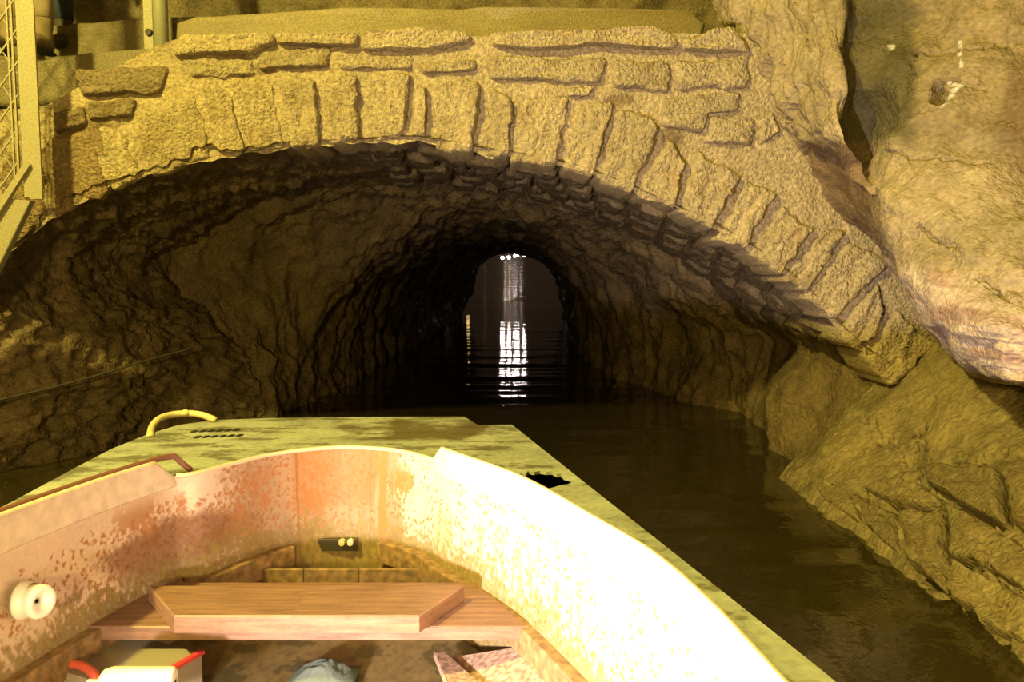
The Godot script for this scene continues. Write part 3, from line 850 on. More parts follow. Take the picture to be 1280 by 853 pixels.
func build_water():
	var m := StandardMaterial3D.new()
	m.resource_name = "murky canal water"
	m.albedo_color = Color(0.036, 0.027, 0.010).linear_to_srgb()
	m.roughness = 0.03
	m.metallic_specular = 0.5
	m.normal_enabled = true
	var t := NoiseTexture2D.new()
	t.width = 512
	t.height = 512
	t.seamless = true
	t.as_normal_map = true
	t.bump_strength = 2.0
	t.noise = noise(0.02, FastNoiseLite.TYPE_SIMPLEX_SMOOTH, 3, FastNoiseLite.FRACTAL_FBM, 19)
	m.normal_texture = t
	m.normal_scale = 0.22
	m.uv1_triplanar = true
	m.uv1_world_triplanar = true
	m.uv1_scale = Vector3.ONE * 1.2
	# low ripples running across the canal
	var w := 90
	var h := 1500
	var p := PackedVector3Array()
	var lo := noise(1.0, FastNoiseLite.TYPE_SIMPLEX_SMOOTH, 2, FastNoiseLite.FRACTAL_FBM, 17)
	for j in h:
		for i in w:
			var x := -6.0 + 12.0 * i / (w - 1)
			var z := -46.0 + 51.0 * j / (h - 1)
			p.append(Vector3(x, lo.get_noise_2d(x * 0.22, z * 1.1) * 0.011 + lo.get_noise_2d(x * 0.5 + 40, z * 2.6) * 0.0028, z))
	struct("water", grid_mesh(p, w, h, Vector3(0, 50, -20)), m, "still dark brown canal water under the bridge")
	# canal bed and the ledge under the water at the right bank
	struct("ground", box(Vector3(12, 0.2, 51), 0.01), plain_mat("canal mud", Color(0.05, 0.04, 0.02), 0.9), "muddy canal bed", Vector3(0, -0.8, -20.5))

# ------------------------------------------------------------------ steps, railing and walkers at the top left
func build_steps():
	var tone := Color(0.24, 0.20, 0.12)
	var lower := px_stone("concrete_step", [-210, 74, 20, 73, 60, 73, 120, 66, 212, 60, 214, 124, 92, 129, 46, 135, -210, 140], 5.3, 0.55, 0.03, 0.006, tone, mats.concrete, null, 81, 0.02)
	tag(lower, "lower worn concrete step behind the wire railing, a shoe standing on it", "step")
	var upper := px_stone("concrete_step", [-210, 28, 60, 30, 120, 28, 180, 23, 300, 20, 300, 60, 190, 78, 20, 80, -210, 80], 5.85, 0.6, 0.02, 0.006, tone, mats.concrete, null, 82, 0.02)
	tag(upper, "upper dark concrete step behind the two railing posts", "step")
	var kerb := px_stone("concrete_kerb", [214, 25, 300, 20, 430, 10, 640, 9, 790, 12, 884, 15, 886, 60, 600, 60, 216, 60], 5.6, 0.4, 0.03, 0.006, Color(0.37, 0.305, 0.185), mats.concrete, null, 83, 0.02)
	tag(kerb, "long smooth concrete kerb behind the bridge's coping stones", "kerb")
	# railing in front
	var paint := plain_mat("worn cream steel paint", Color(0.40, 0.36, 0.24), 0.55)
	paint.albedo_texture = mats.soft
	paint.uv1_triplanar = true
	paint.uv1_scale = Vector3.ONE * 3.0
	var d := 4.72
	var foot := at(41, 249, d)
	var r := thing("stair_railing", "cream painted steel stair railing with wire mesh at left edge", "railing", foot)
	var add := func(called: String, a: Vector3, b: Vector3, w: float, dep: float) -> MeshInstance3D:
		return bar(called, a, b, w, dep, paint, r)
	var up := Vector3(0, 1.9, 0)
	add.call("post", foot + Vector3(0.022, 0, 0), foot + up + Vector3(0.022, 0, 0), 0.075, 0.012)
	add.call("post_flange", foot + Vector3(-0.03, 0.01, -0.04), foot + up + Vector3(-0.03, 0.01, -0.04), 0.03, 0.09)
	var q := at(24, 220, d)
	add.call("mesh_frame", q, q + up, 0.012, 0.012)
	q = at(19, 225, d)
	add.call("mesh_frame", q, q + up, 0.01, 0.01)
	for k in 11:
		var y0 := 330.0 - k * 42.0
		add.call("wire", at(-60, y0 - 10, d), at(23, y0 - 128, d), 0.008, 0.008)
		if k < 9: add.call("wire", at(-60, y0 - 190, d + 0.008), at(22, y0 - 70, d + 0.008), 0.006, 0.006)
	add.call("lower_rail", at(-80, 385, d - 0.02), at(36, 204, d - 0.02), 0.035, 0.03)
	var pl := PackedVector3Array([at(-100, 440, d), at(-60, 440, d), at(40, 250, d), at(12, 246, d), at(-100, 420, d)])
	pl = PackedVector3Array([at(-110, 470, d), at(-58, 450, d), at(38, 251, d), at(10, 249, d), at(-110, 400, d)])
	var sb := obj("stair_stringer", prism(pl, Vector3(0, 0, -0.05), 0.004), paint, r)
	sb.position = -foot
	# second post
	d = 5.5
	foot = at(203, 90, d)
	var p2 := thing("railing_post", "round grey steel railing post with a bolted flat plate behind the block stone", "post", foot)
	var grey := plain_mat("grey painted steel", Color(0.36, 0.35, 0.26), 0.5)
	grey.albedo_texture = mats.soft
	grey.uv1_triplanar = true
	grey.uv1_scale = Vector3.ONE * 3.0
	obj("tube", tube([foot, foot + Vector3(0, 1.2, 0)], 0.048, 16), grey, p2).position = -foot
	var pp := at(187, 70, d)
	bar("plate", pp, pp + Vector3(0, 1.1, 0), 0.06, 0.012, paint, p2)
	var bolt := CylinderMesh.new()
	bolt.top_radius = 0.022
	bolt.bottom_radius = 0.026
	bolt.height = 0.02
	bolt.radial_segments = 12
	var bo := obj("bolt", bolt, plain_mat("rusted bolt", Color(0.05, 0.035, 0.025), 0.7), p2, at(187, 41, d) + Vector3(0, 0, 0.014))
	bo.rotation.x = PI / 2
	# cable clipped along the wall under the vault
	var cab := []
	for c in [[-80, 522, 4.75], [0, 500, 5.05], [60, 486, 5.3], [130, 467, 5.62], [190, 449, 5.95], [240, 436, 6.3]]: cab.append(at(c[0], c[1], c[2] - 0.1))
	tag(obj("cable", tube(Array(resample(cab, 40)), 0.008, 8), plain_mat("black cable", Color(0.06, 0.05, 0.035), 0.6)), "thin dark cable strung along the left wall under the vault", "cable")
	# walkers
	walker(at(53, 70, 5.5) + Vector3(0.0, 0.02, 0), "person in beige trousers and tall brown boots standing on the concrete step", Color(0.19, 0.14, 0.085), Color(0.34, 0.27, 0.18), Color(0.17, 0.16, 0.12), 0.0, 1.3)
	walker(at(80, 66, 5.95) + Vector3(0.0, 0.0, 0), "person in dark blue jeans standing close behind the beige trousers", Color(0.05, 0.045, 0.04), Color(0.03, 0.04, 0.07), Color(0.12, 0.05, 0.05), 0.35, 1.0)

func bar(called: String, a: Vector3, b: Vector3, w: float, dep: float, mat: Material, parent: Node3D) -> MeshInstance3D:
	var dir := (b - a).normalized()
	var side := dir.cross(Vector3(0, 0, 1)).normalized()
	var fr := side.cross(dir)
	var t := PackedVector3Array()
	for s in [[-1, -1], [1, -1], [1, 1], [-1, 1]]: t.append(b + side * s[0] * w / 2 + fr * s[1] * dep / 2)
	var o := obj(called, prism(t, a - b, minf(w, dep) * 0.2), mat, parent)
	o.position = -parent.position
	return o

func walker(p: Vector3, label: String, shoe: Color, trousers: Color, top: Color, turn: float, wide: float) -> void:
	# p is where the visible foot stands; the body rises out of the frame
	var t := thing("person", label, "person", p)
	t.rotation.y = turn
	var st := SurfaceTool.new()
	st.begin(Mesh.PRIMITIVE_TRIANGLES)
	var skin := Color(0.55, 0.38, 0.28)
	var hip := Vector3(-0.11, 0.92, -0.02)
	var n := 0
	var seg := 14
	# trunk with neck and head as one run, then limbs rooted inside it
	var runs := [
		[[hip + Vector3(0, -0.12, 0), hip, hip + Vector3(0, 0.14, 0.01), hip + Vector3(0, 0.32, 0.02), hip + Vector3(0, 0.48, 0.01), hip + Vector3(0, 0.55, 0), hip + Vector3(0, 0.60, 0), hip + Vector3(0, 0.65, 0.02), hip + Vector3(0, 0.72, 0.03), hip + Vector3(0, 0.79, 0.02), hip + Vector3(0, 0.84, 0.01)],
			[0.12, 0.17, 0.155, 0.175, 0.19, 0.10, 0.06, 0.075, 0.092, 0.08, 0.03], 0.75],
		[[hip + Vector3(0.10, 0.0, 0), Vector3(0.0, 0.5, 0.02), Vector3(0.0, 0.34, -0.01), Vector3(0, 0.235, -0.02)], [0.10, 0.075, 0.072, 0.07], 1.0],
		[[hip + Vector3(-0.10, 0.0, 0), Vector3(-0.22, 0.5, 0.02), Vector3(-0.22, 0.34, -0.01), Vector3(-0.22, 0.235, -0.02)], [0.10, 0.075, 0.072, 0.07], 1.0],
		[[hip + Vector3(0.18, 0.47, 0), hip + Vector3(0.25, 0.2, -0.02), hip + Vector3(0.25, -0.04, 0.06), hip + Vector3(0.25, -0.12, 0.08)], [0.06, 0.048, 0.034, 0.02], 1.0],
		[[hip + Vector3(-0.18, 0.47, 0), hip + Vector3(-0.25, 0.2, -0.02), hip + Vector3(-0.25, -0.04, 0.06), hip + Vector3(-0.25, -0.12, 0.08)], [0.06, 0.048, 0.034, 0.02], 1.0]]
	for i in runs.size():
		tube_into(st, runs[i][0], runs[i][1], seg, runs[i][2], trousers if i in [1, 2] else top, n)
		n += runs[i][0].size() * seg + 2
	st.generate_normals()
	var m := StandardMaterial3D.new()
	m.resource_name = "cloth"
	m.vertex_color_use_as_albedo = true
	m.roughness = 0.9
	obj("body", st.commit(), m, t, p)
	for x in [0.0, -0.22]:
		# a walking shoe pointing at the canal: sole, upper, tongue cuff
		var up := tube([Vector3(x, 0.055, -0.09), Vector3(x, 0.06, -0.03), Vector3(x, 0.065, 0.04), Vector3(x, 0.055, 0.12), Vector3(x, 0.045, 0.17), Vector3(x, 0.035, 0.195)], [0.03, 0.05, 0.052, 0.052, 0.046, 0.02], 14, 0.95)
		var s := obj("boot", up, plain_mat("shoe leather", shoe, 0.7), t, p)
		s.scale = Vector3(wide, 1, 1)
		var cuff := obj("boot_shaft", tube([Vector3(x, 0.06, -0.02), Vector3(x, 0.12, -0.015), Vector3(x, 0.15, -0.02), Vector3(x, 0.17, -0.018), Vector3(x, 0.22, -0.022), Vector3(x, 0.25, -0.022)], [0.056, 0.062, 0.058, 0.064, 0.064, 0.066], 16), plain_mat("boot leather", shoe * 1.15, 0.8), t, p)
		var sole := obj("sole", tube([Vector3(x, 0.012, -0.11), Vector3(x, 0.012, -0.04), Vector3(x, 0.012, 0.1), Vector3(x, 0.012, 0.205)], [0.03, 0.046, 0.054, 0.03], 14, 0.28), plain_mat("shoe sole", Color(0.04, 0.035, 0.03), 0.8), t, p)
		sole.scale = Vector3(wide, 1, 1)

# ------------------------------------------------------------------ far end of the tunnel
func build_far_end():
	var disp := func(p: Vector3, u: float, v: float) -> float:
		return nz.ridge.get_noise_3d(p.x * 0.6, p.y * 0.5, p.z * 0.5) * 0.25
	var tone := func(p: Vector3, e: float) -> Color:
		return rock_tone(Color(0.29, 0.215, 0.13), p, e, 0.3)
	var rows := []
	for s in [[26.0, 0.0], [26.4, 1.0], [27.5, 1.4], [33.0, 1.6], [40.0, 1.6], [44.5, 1.5], [45.5, 0.3]]:
		var k: float = s[1]
		rows.append([Vector3(-1.7 - 2.0 * k, -0.8, -s[0]), Vector3(-1.6 - 2.2 * k, 0.6, -s[0]), Vector3(-1.3 - 2.2 * k, 1.5 + 0.8 * k, -s[0]), Vector3(-0.2, 2.1 + 1.5 * k, -s[0]), Vector3(1.2 + 2 * k, 1.6 + k, -s[0]), Vector3(1.7 + 2.0 * k, 0.6, -s[0]), Vector3(1.8 + 2.0 * k, -0.8, -s[0])])
	struct("wall_chamber", sheet(rows, 90, 80, Vector3(0, 1.2, -33), disp, tone), mats.wet, "black rock chamber beyond the far end of the tunnel")
	# wet flowstone that the far lamps glint on
	rows = []
	for y in [-0.6, 0.6, 1.8, 3.0]:
		rows.append([Vector3(-3.4, y, -43.5), Vector3(-1.7, y, -43.5), Vector3(0, y, -43.5), Vector3(1.7, y, -43.5), Vector3(3.4, y, -43.5)])
	disp = func(p: Vector3, u: float, v: float) -> float:
		return sin(p.y * 70.0 + nz.mid.get_noise_3d(p.x * 0.1, p.y * 0.7, 1.0) * 4.0) * 0.0023
	var wet := plain_mat("wet flowstone", Color(0.13, 0.10, 0.07), 0.05)
	wet.metallic_specular = 0.9
	struct("wall_flowstone", sheet(rows, 20, 700, Vector3(0, 1.2, -33), disp, func(p, e): return Color.WHITE), wet, "wet dark flowstone wall below the far lamps")
	var glow := StandardMaterial3D.new()
	glow.resource_name = "far lamp glass"
	glow.albedo_color = Color(0.9, 0.88, 0.88)
	glow.emission_enabled = true
	glow.emission = Color(1.0, 0.9, 0.88)
	glow.emission_energy_multiplier = 170.0
	var where := [[628, 322.5, 36.4, 0.062], [636, 322, 36.6, 0.062], [643.5, 320, 36.9, 0.05], [647, 319.5, 37.1, 0.05], [655, 319.5, 37.4, 0.05]]
	var says := ["leftmost of the row of bright white lamps at the tunnel's far end", "second from left of the bright white lamps at the tunnel's far end", "middle one of the five bright lamps at the tunnel's far end",
		"second from right of the bright white lamps at the tunnel's far end", "rightmost of the row of bright white lamps at the tunnel's far end"]
	for i in where.size():
		var w: Array = where[i]
		lamp_far(at(w[0], w[1], w[2]), w[3], glow, says[i], 0.05, Color(1.0, 0.9, 0.88))
	var yel := glow.duplicate()
	yel.emission = Color(1.0, 0.85, 0.5)
	yel.emission_energy_multiplier = 5.0
	lamp_far(at(585, 362, 33.0), 0.07, yel, "yellowish lamp tucked behind the left edge of the far opening", 0.1, Color(1.0, 0.85, 0.5))

func lamp_far(p: Vector3, r: float, glow: Material, label: String, e: float, c: Color) -> void:
	var t := thing("tunnel_lamp", label, "lamp", p, "lamps at the far end of the tunnel")
	var s := SphereMesh.new()
	s.radius = r
	s.height = r * 2.3
	s.radial_segments = 16
	s.rings = 8
	obj("bulb", s, glow, t, p)
	obj("holder", lathe([Vector2(0.0, 0.16), Vector2(0.03, 0.16), Vector2(0.035, r * 0.9)], 10), plain_mat("lamp holder", Color(0.03, 0.03, 0.03), 0.6), t, p)
	var l := OmniLight3D.new()
	l.name = "tunnel_lamp_light"
	l.light_color = c
	l.light_energy = e
	l.light_size = r * 0.9
	l.omni_range = 60
	l.omni_attenuation = 2.0
	l.shadow_enabled = true
	l.position = p
	add_child(l, true)

# ------------------------------------------------------------------ the boat
func flat(a: Array, y: float) -> PackedVector3Array:      # pairs of (x, distance ahead)
	var out := PackedVector3Array()
	for k in range(0, a.size(), 2): out.append(Vector3(a[k], y, -a[k + 1]))
	return out

func moved(p: PackedVector3Array, by: float) -> PackedVector3Array:
	# to the inside of the boat (right-hand side going from the left gunwale round the bow)
	var out := PackedVector3Array()
	for i in p.size():
		var dir := p[mini(i + 1, p.size() - 1)] - p[maxi(i - 1, 0)]
		dir = dir.normalized()
		out.append(p[i] + Vector3(-dir.z, 0, dir.x) * by)
	return out

func build_boat():
	var b := thing("boat", "blunt-bowed steel work boat with mossy deck and rust-stained cream inner sides", "boat", Vector3(-0.5, 0, -2.0))
	var keep := func(o: MeshInstance3D) -> MeshInstance3D:
		o.position = -b.position
		return o
	var left := [-1.42, 0.5, -1.42, 1.2, -1.405, 1.8, -1.367, 2.136, -1.29, 2.5, -1.205, 2.76]
	var bow := [-1.13, 2.80, -1.05, 2.95, -0.96, 3.09, -0.83, 3.19, -0.68, 3.235, -0.51, 3.20, -0.40, 3.13, -0.287, 3.01]
	var right := [-0.225, 2.89, 0.043, 2.49, 0.245, 2.026, 0.339, 1.785, 0.395, 1.533, 0.424, 1.324, 0.47, 0.9, 0.48, 0.5]
	var inner := flat(left + bow + right, DECK)
	# --- deck
	var outer := [-1.50, 0.5, -1.505, 1.2, -1.53, 2.0, -1.553, 2.425, -1.60, 2.9, -1.625, 3.2, -1.615, 3.5, -1.57, 3.72, -1.45, 3.85, -1.2, 3.905, -0.9, 3.93, -0.24, 3.95, -0.16, 3.72, 0.0, 3.73, 0.14, 3.13, 0.24, 2.70, 0.40, 2.02, 0.55, 1.378, 0.64, 0.95, 0.68, 0.5]
	var ring := PackedVector2Array()
	for v in flat(outer, 0): ring.append(Vector2(v.x, v.z))
	for i in range(inner.size() - 1, -1, -1): ring.append(Vector2(inner[i].x, inner[i].z))
	# the rusted-through hole beside the right coaming
	var hole := PackedVector2Array()
	for q in [[644, 596], [652, 592], [657, 593], [660, 589], [668, 590], [675, 588.5], [683, 590], [690, 589.5], [696, 593], [701, 592], [705, 596], [712, 597.5], [717, 602], [710, 605.5], [700, 607]]:
		var w := on(q[0], q[1], DECK)
		hole.append(Vector2(w.x, w.z))
	hole.append(Vector2(-0.02, -2.45))
	hole.append(Vector2(-0.12, -2.62))
	var cut := Geometry2D.clip_polygons(ring, hole)
	var best: PackedVector2Array = cut[0]
	for c in cut:
		if c.size() > best.size(): best = c
	var top := PackedVector3Array()
	for v in best: top.append(Vector3(v.x, DECK, v.y))
	var dn := noise(3.0, FastNoiseLite.TYPE_SIMPLEX_SMOOTH, 5, FastNoiseLite.FRACTAL_FBM, 41)
	var df := noise(26.0, FastNoiseLite.TYPE_SIMPLEX_SMOOTH, 3, FastNoiseLite.FRACTAL_FBM, 42)
	var deck_tex := picture(1024, 1024, func(x: int, y: int) -> Color:
		var px := x / 1024.0 * 4.0 - 2.0       # one repeat of the picture is four metres
		var pz := y / 1024.0 * 4.0 - 4.0
		var a := dn.get_noise_2d(px * 1.0, pz * 1.0)
		var f := df.get_noise_2d(px, pz)
		var c := Color(0.33, 0.355, 0.32) * (1.0 + 0.35 * a + 0.3 * f)
		var grime := ss(0.05, 0.38, dn.get_noise_2d(px * 0.8 + 7, pz * 1.9) + f * 0.35)
		c = c.lerp(Color(0.085, 0.075, 0.04), grime * 0.8)
		var bowp := ss(0.62, 0.25, Vector2((px + 0.42) / 0.75, (pz + 3.62) / 0.45).length() + a * 0.5)
		c = c.lerp(Color(0.10, 0.075, 0.03), bowp * 0.9)
		if absf(px + 0.18) < 0.09 and fposmod(pz + f * 0.01, 0.16) < 0.02 and pz < -3.1: c = c.lerp(Color(0.07, 0.05, 0.02), 0.7)
		var rim := ss(0.05, 0.0, absf(a - 0.18)) * 0.25
		return c.lerp(Color(0.52, 0.57, 0.52), rim))
	var deck_mat := plain_mat("mossy deck paint", Color.WHITE, 0.7)
	deck_mat.albedo_texture = deck_tex
	deck_mat.uv1_offset = Vector3(0.5, 0, 0)
	deck_mat.heightmap_enabled = false
	keep.call(obj("deck", prism(top, Vector3(0, -0.012, 0), 0.0, 0.25), deck_mat, b))
	# --- outer hull
	var hull := PackedVector3Array()
	var hp := flat(outer, 0)
	var w := hp.size()
	for lv in [[DECK - 0.0, 1.0], [DECK - 0.05, 1.002], [0.3, 0.97], [-0.2, 0.9]]:
		for v in hp:
			var mid := Vector3(-0.5, 0, -1.5)
			var q: Vector3 = mid + (v - mid) * lv[1]
			hull.append(Vector3(q.x, lv[0], q.z))
	keep.call(obj("hull", grid_mesh(hull, w, 4, Vector3(-0.5, 0, -40)), plain_mat("dark hull paint", Color(0.07, 0.07, 0.05), 0.6), b))
	# --- rust-stained lining
	var path := PackedVector3Array()
	var dense := resample(Array(inner), 160)
	var rn := noise(1.0, FastNoiseLite.TYPE_SIMPLEX_SMOOTH, 5, FastNoiseLite.FRACTAL_FBM, 51)
	var sp := noise(1.0, FastNoiseLite.TYPE_CELLULAR, 1, FastNoiseLite.FRACTAL_NONE, 52)
	sp.cellular_return_type = FastNoiseLite.RETURN_DISTANCE
	var total := 0.0
	for i in range(1, dense.size()): total += dense[i].distance_to(dense[i - 1])
	var s_bow := 0.0
	for i in range(1, dense.size()):
		if dense[i].x > -0.68: break
		s_bow += dense[i].distance_to(dense[i - 1])
	var wall_h := 0.60
	var rust_tex := picture(2048, 320, func(x: int, y: int) -> Color:
		var s := x / 2048.0 * total - s_bow        # metres along the lining from the stem, left is negative
		var h := y / 320.0 * wall_h                # metres down from the deck edge
		var big := rn.get_noise_2d(s * 3.0, h * 3.5)
		var fine := rn.get_noise_2d(s * 30.0 + 50, h * 24.0)
		var str := rn.get_noise_2d(s * 22.0, h * 2.5 + 80)
		var grit := rn.get_noise_2d(s * 75.0, h * 60.0 + 9)
		var c := Color(0.62, 0.49, 0.41) * (1.0 + 0.12 * big + 0.10 * fine + 0.08 * grit)
		var heavy := ss(-1.45, -0.85, s) * ss(0.08, -0.05, s)      # the left side towards the stem is the rustiest
		var tan_edge := ss(-0.62, -0.42, s + 0.1 * fine) * ss(0.33, 0.26, s + 0.06 * fine + 0.05 * str)       # bare tan metal round the stem
		c = c.lerp(Color(0.31, 0.195, 0.11) * (1.0 + 0.2 * fine + 0.2 * grit + 0.2 * str), tan_edge * 0.85)
		var dens := 0.42 + 0.40 * heavy + 0.25 * ss(0.5, 1.6, s) * ss(0.05, 0.3, h) 
		if s < -0.55: dens *= ss(0.06, 0.12, h)                    # the coaming band kept its paint
		var dist := sp.get_noise_2d(s * 46.0 + fine * 0.8, h * 34.0 + str * 0.5) + 1.0      # 0 at the heart of a speck
		var speck := ss(0.36, 0.14, dist + 0.3 * grit) * ss(0.78 - dens, 1.0 - dens, 0.5 + 0.6 * rn.get_noise_2d(s * 8.0, h * 8.0 + 20) + 0.2 * fine)
		c = c.lerp(Color(0.33, 0.125, 0.045).lerp(Color(0.30, 0.15, 0.04), ss(0.3, 0.5, s)), speck * 0.9)
		var patch := ss(0.30 - 0.30 * heavy, 0.62 - 0.40 * heavy, big + 0.25 * str + 0.35 * fine + 0.35 * grit) * heavy * ss(0.0, 0.10, h)
		c = c.lerp(Color(0.36, 0.15, 0.055), patch * 0.8)
		var core := ss(1.1, 0.6, Vector2((s + 0.72) / 0.36, (h - 0.23) / 0.11).length() + 0.5 * big + 0.2 * fine)   # the big brown stain
		c = c.lerp(Color(0.19, 0.08, 0.035) * (1.0 + 0.2 * grit), core * 0.85)
		var plate := ss(0.03, 0.0, absf(s + 0.02) - 0.17 + 0.05 * str) * ss(0.27, 0.20, h + 0.06 * fine) * (0.75 + 0.5 * fine)     # orange plate at the stem
		c = c.lerp(Color(0.35, 0.14, 0.036), clampf(plate, 0, 1) * 0.85)
		var runs := ss(0.02, 0.0, absf(s - 0.19) - 0.010 + 0.02 * str) + ss(0.03, 0.0, absf(s - 0.31) - 0.05 + 0.05 * str) * ss(0.05, 0.09, h + 0.05 * fine) * ss(0.2, 0.13, h + 0.05 * fine)
		c = c.lerp(Color(0.42, 0.17, 0.04), clampf(runs, 0, 1) * 0.85)
		var trick := ss(0.12, 0.35, rn.get_noise_2d(s * 16.0 + 31, h * 1.6)) * ss(0.10, 0.2, h) * ss(0.3, 0.5, s)   # thin runs on the right
		c = c.lerp(Color(0.44, 0.25, 0.08), trick * 0.7 * (0.6 + 0.8 * absf(grit)))
		var alga := ss(0.24, 0.34, h + 0.12 * fine + 0.08 * big + 0.05 * grit) * 0.85
		c = c.lerp(Color(0.19, 0.145, 0.045) * (1.0 + 0.5 * fine + 0.3 * grit), alga)
		if absf(s + 0.19) < 0.004 or absf(s - 0.13) < 0.003: c = c.lerp(Color(0.2, 0.1, 0.04), 0.6)
		return c)
	var rust_mat := plain_mat("rust-stained cream paint", Color.WHITE, 0.6)
	rust_mat.albedo_texture = rust_tex
	rust_mat.texture_repeat = false
	var lp := PackedVector3Array()
	var luv := PackedVector2Array()
	var levels := [0.0, 0.1, 0.2, 0.3, 0.4, 0.5, 0.6]
	var run := 0.0
	for i in dense.size():
		if i: run += dense[i].distance_to(dense[i - 1])
		for l in levels:
			lp.append(dense[i])
			luv.append(Vector2(run / total, l / wall_h))
	for k in levels.size():
		var off := moved(dense, 0.02 + 0.10 * maxf(levels[k] - 0.3, 0.0) + levels[k] * 0.04)
		for i in dense.size(): lp[i * levels.size() + k] = off[i] + Vector3(0, -levels[k], 0)
	keep.call(obj("inner_lining", grid_mesh(lp, levels.size(), dense.size(), Vector3(-0.5, 0.4, -1.6), PackedColorArray(), luv), rust_mat, b))
	# edge lip along the bow
	var lip := resample(Array(flat([-1.18, 2.77] + bow, DECK)), 60)
	var lip_mat := plain_mat("worn cream edge paint", Color(0.62, 0.50, 0.38), 0.6)
	keep.call(obj("deck_lip", tube(Array(moved(lip, 0.012)), 0.010, 8), lip_mat, b))
	# --- coamings: flat bars standing 7 cm over the deck, rounded top, cut ends
	var cream := plain_mat("cream coaming paint", Color(0.78, 0.66, 0.56), 0.5)
	cream.albedo_texture = noise_tex(0.02, 0.86, 1.0, 61, 5)
	cream.uv1_scale = Vector3(1.5, 1.5, 1)
	var prof := [Vector2(0.0, 0.05), Vector2(0.002, 0.064), Vector2(0.008, 0.07), Vector2(0.016, 0.07), Vector2(0.022, 0.064), Vector2(0.024, 0.055), Vector2(0.03, -0.03), Vector2(0.026, -0.036), Vector2(0.01, -0.036)]
	keep.call(obj("coaming", coaming(resample(Array(flat(left, DECK)), 60), prof, 0.0, 0.075), cream, b))
	keep.call(obj("coaming", coaming(resample(Array(flat([-0.28, 2.985] + right, DECK)), 80), prof, 0.06, 0.0), cream, b))
	var maroon := plain_mat("maroon rim paint", Color(0.20, 0.085, 0.06), 0.5)
	var rim_l := resample(Array(flat(left, DECK + 0.068)) + [Vector3(-1.185, DECK + 0.05, -2.79), Vector3(-1.15, DECK + 0.005, -2.82)], 60)
	keep.call(obj("coaming_rim", tube(Array(moved(rim_l, -0.004)), 0.011, 8), maroon, b))
	# --- stringers carrying the thwart
	var low := moved(dense, 0.045)
	var sl := PackedVector3Array()
	var sr := PackedVector3Array()
	for v in low:
		if v.x < -0.86 and v.z < -0.9: sl.append(Vector3(v.x, 0.285, v.z))
		if v.x > -0.56 and v.z < -0.9: sr.append(Vector3(v.x, 0.285, v.z))
	var sprof := [Vector2(-0.02, 0.0), Vector2(0.03, 0.0), Vector2(0.035, -0.005), Vector2(0.035, -0.085), Vector2(0.025, -0.09)]
	var wood := wood_mat(Color(0.27, 0.155, 0.11))
	var strm := plain_mat("rusty painted angle", Color(0.42, 0.27, 0.13), 0.7)
	strm.albedo_texture = noise_tex(0.03, 0.55, 1.0, 63, 6)
	strm.uv1_scale = Vector3(1.3, 1.3, 1)
	keep.call(obj("stringer", sweep(sl, sprof, Vector3(-0.5, 0.5, -1.6)), strm, b))
	keep.call(obj("stringer", sweep(sr, sprof, Vector3(-0.5, 0.5, -1.6)), strm, b))
	# --- floor
	var fl := PackedVector3Array()
	var off := moved(dense, 0.06)
	for i in range(0, off.size(), 4): fl.append(Vector3(off[i].x, 0.09, off[i].z))
	var floor_mat := plain_mat("muddy floor plates", Color.WHITE, 0.55)
	floor_mat.albedo_texture = picture(512, 512, func(x: int, y: int) -> Color:
		var px := x / 512.0 * 2.0
		var pz := y / 512.0 * 2.0
		var a := dn.get_noise_2d(px * 1.5 + 20, pz * 1.5)
		var f := df.get_noise_2d(px + 9, pz * 0.6)
		var c := Color(0.26, 0.20, 0.085) * (1.0 + 0.4 * a + 0.35 * f)
		return c.lerp(Color(0.07, 0.065, 0.03), ss(0.05, 0.35, a + f * 0.3) * 0.8))
	keep.call(obj("floor_plate", prism(fl, Vector3(0, -0.02, 0), 0.0, 0.5), floor_mat, b))
	# low bulkhead in the bow, three rusty panels
	for q in [[300, 395, 0.0], [396, 460, 0.0], [461, 545, 0.0]]:
		var a := on(q[0], 700, 0.20)
		var c := on(q[1], 700, 0.20)
		var z: float = -2.98 + q[2]
		keep.call(obj("bow_panel", prism(PackedVector3Array([Vector3(a.x, 0.235, z), Vector3(c.x, 0.235, z), Vector3(c.x, 0.235, z + 0.015), Vector3(a.x, 0.235, z + 0.015)]), Vector3(0, -0.16, 0), 0.002, 1.0), strm, b))
	# stem plate with two bolts
	var sp0 := on(421, 681, 0.262)
	obj("stem_plate", box(Vector3(0.17, 0.05, 0.014), 0.003), plain_mat("dark stem plate", Color(0.035, 0.028, 0.015), 0.6), b, sp0)
	for q in [[429, 677, 0.6, 0.52, 0.25], [440, 677, 0.62, 0.62, 0.55]]:
		var nut := CylinderMesh.new()
		nut.top_radius = 0.013
		nut.bottom_radius = 0.015
		nut.height = 0.022
		nut.radial_segments = 6
		obj("bolt_head", nut, plain_mat("bolt", Color(q[2], q[3], q[4]), 0.4), b, sp0 + Vector3((q[0] - 421) * 0.0031, 0.014, 0.016)).rotation.x = PI / 2
	# --- thwart
	var f_d := 2.345
	keep.call(obj("thwart", prism(PackedVector3Array([Vector3(-1.225, 0.29, -2.70), Vector3(-0.13, 0.29, -2.70), Vector3(0.055, 0.29, -f_d), Vector3(-1.325, 0.29, -f_d)]), Vector3(0, -0.042, 0), 0.005, 1.0), wood, b))
	# side boards below the right stringer
	var pinkm := plain_mat("flaking pink paint", Color(0.70, 0.47, 0.36), 0.7)
	pinkm.albedo_texture = noise_tex(0.03, 0.5, 1.0, 65, 5)
	pinkm.uv1_scale = Vector3(2.5, 2.5, 1)
	keep.call(obj("side_board", plate([on(562, 822, 0.12), on(662, 806, 0.20), on(800, 915, 0.20), on(690, 950, 0.12)], 0.015), pinkm, b))
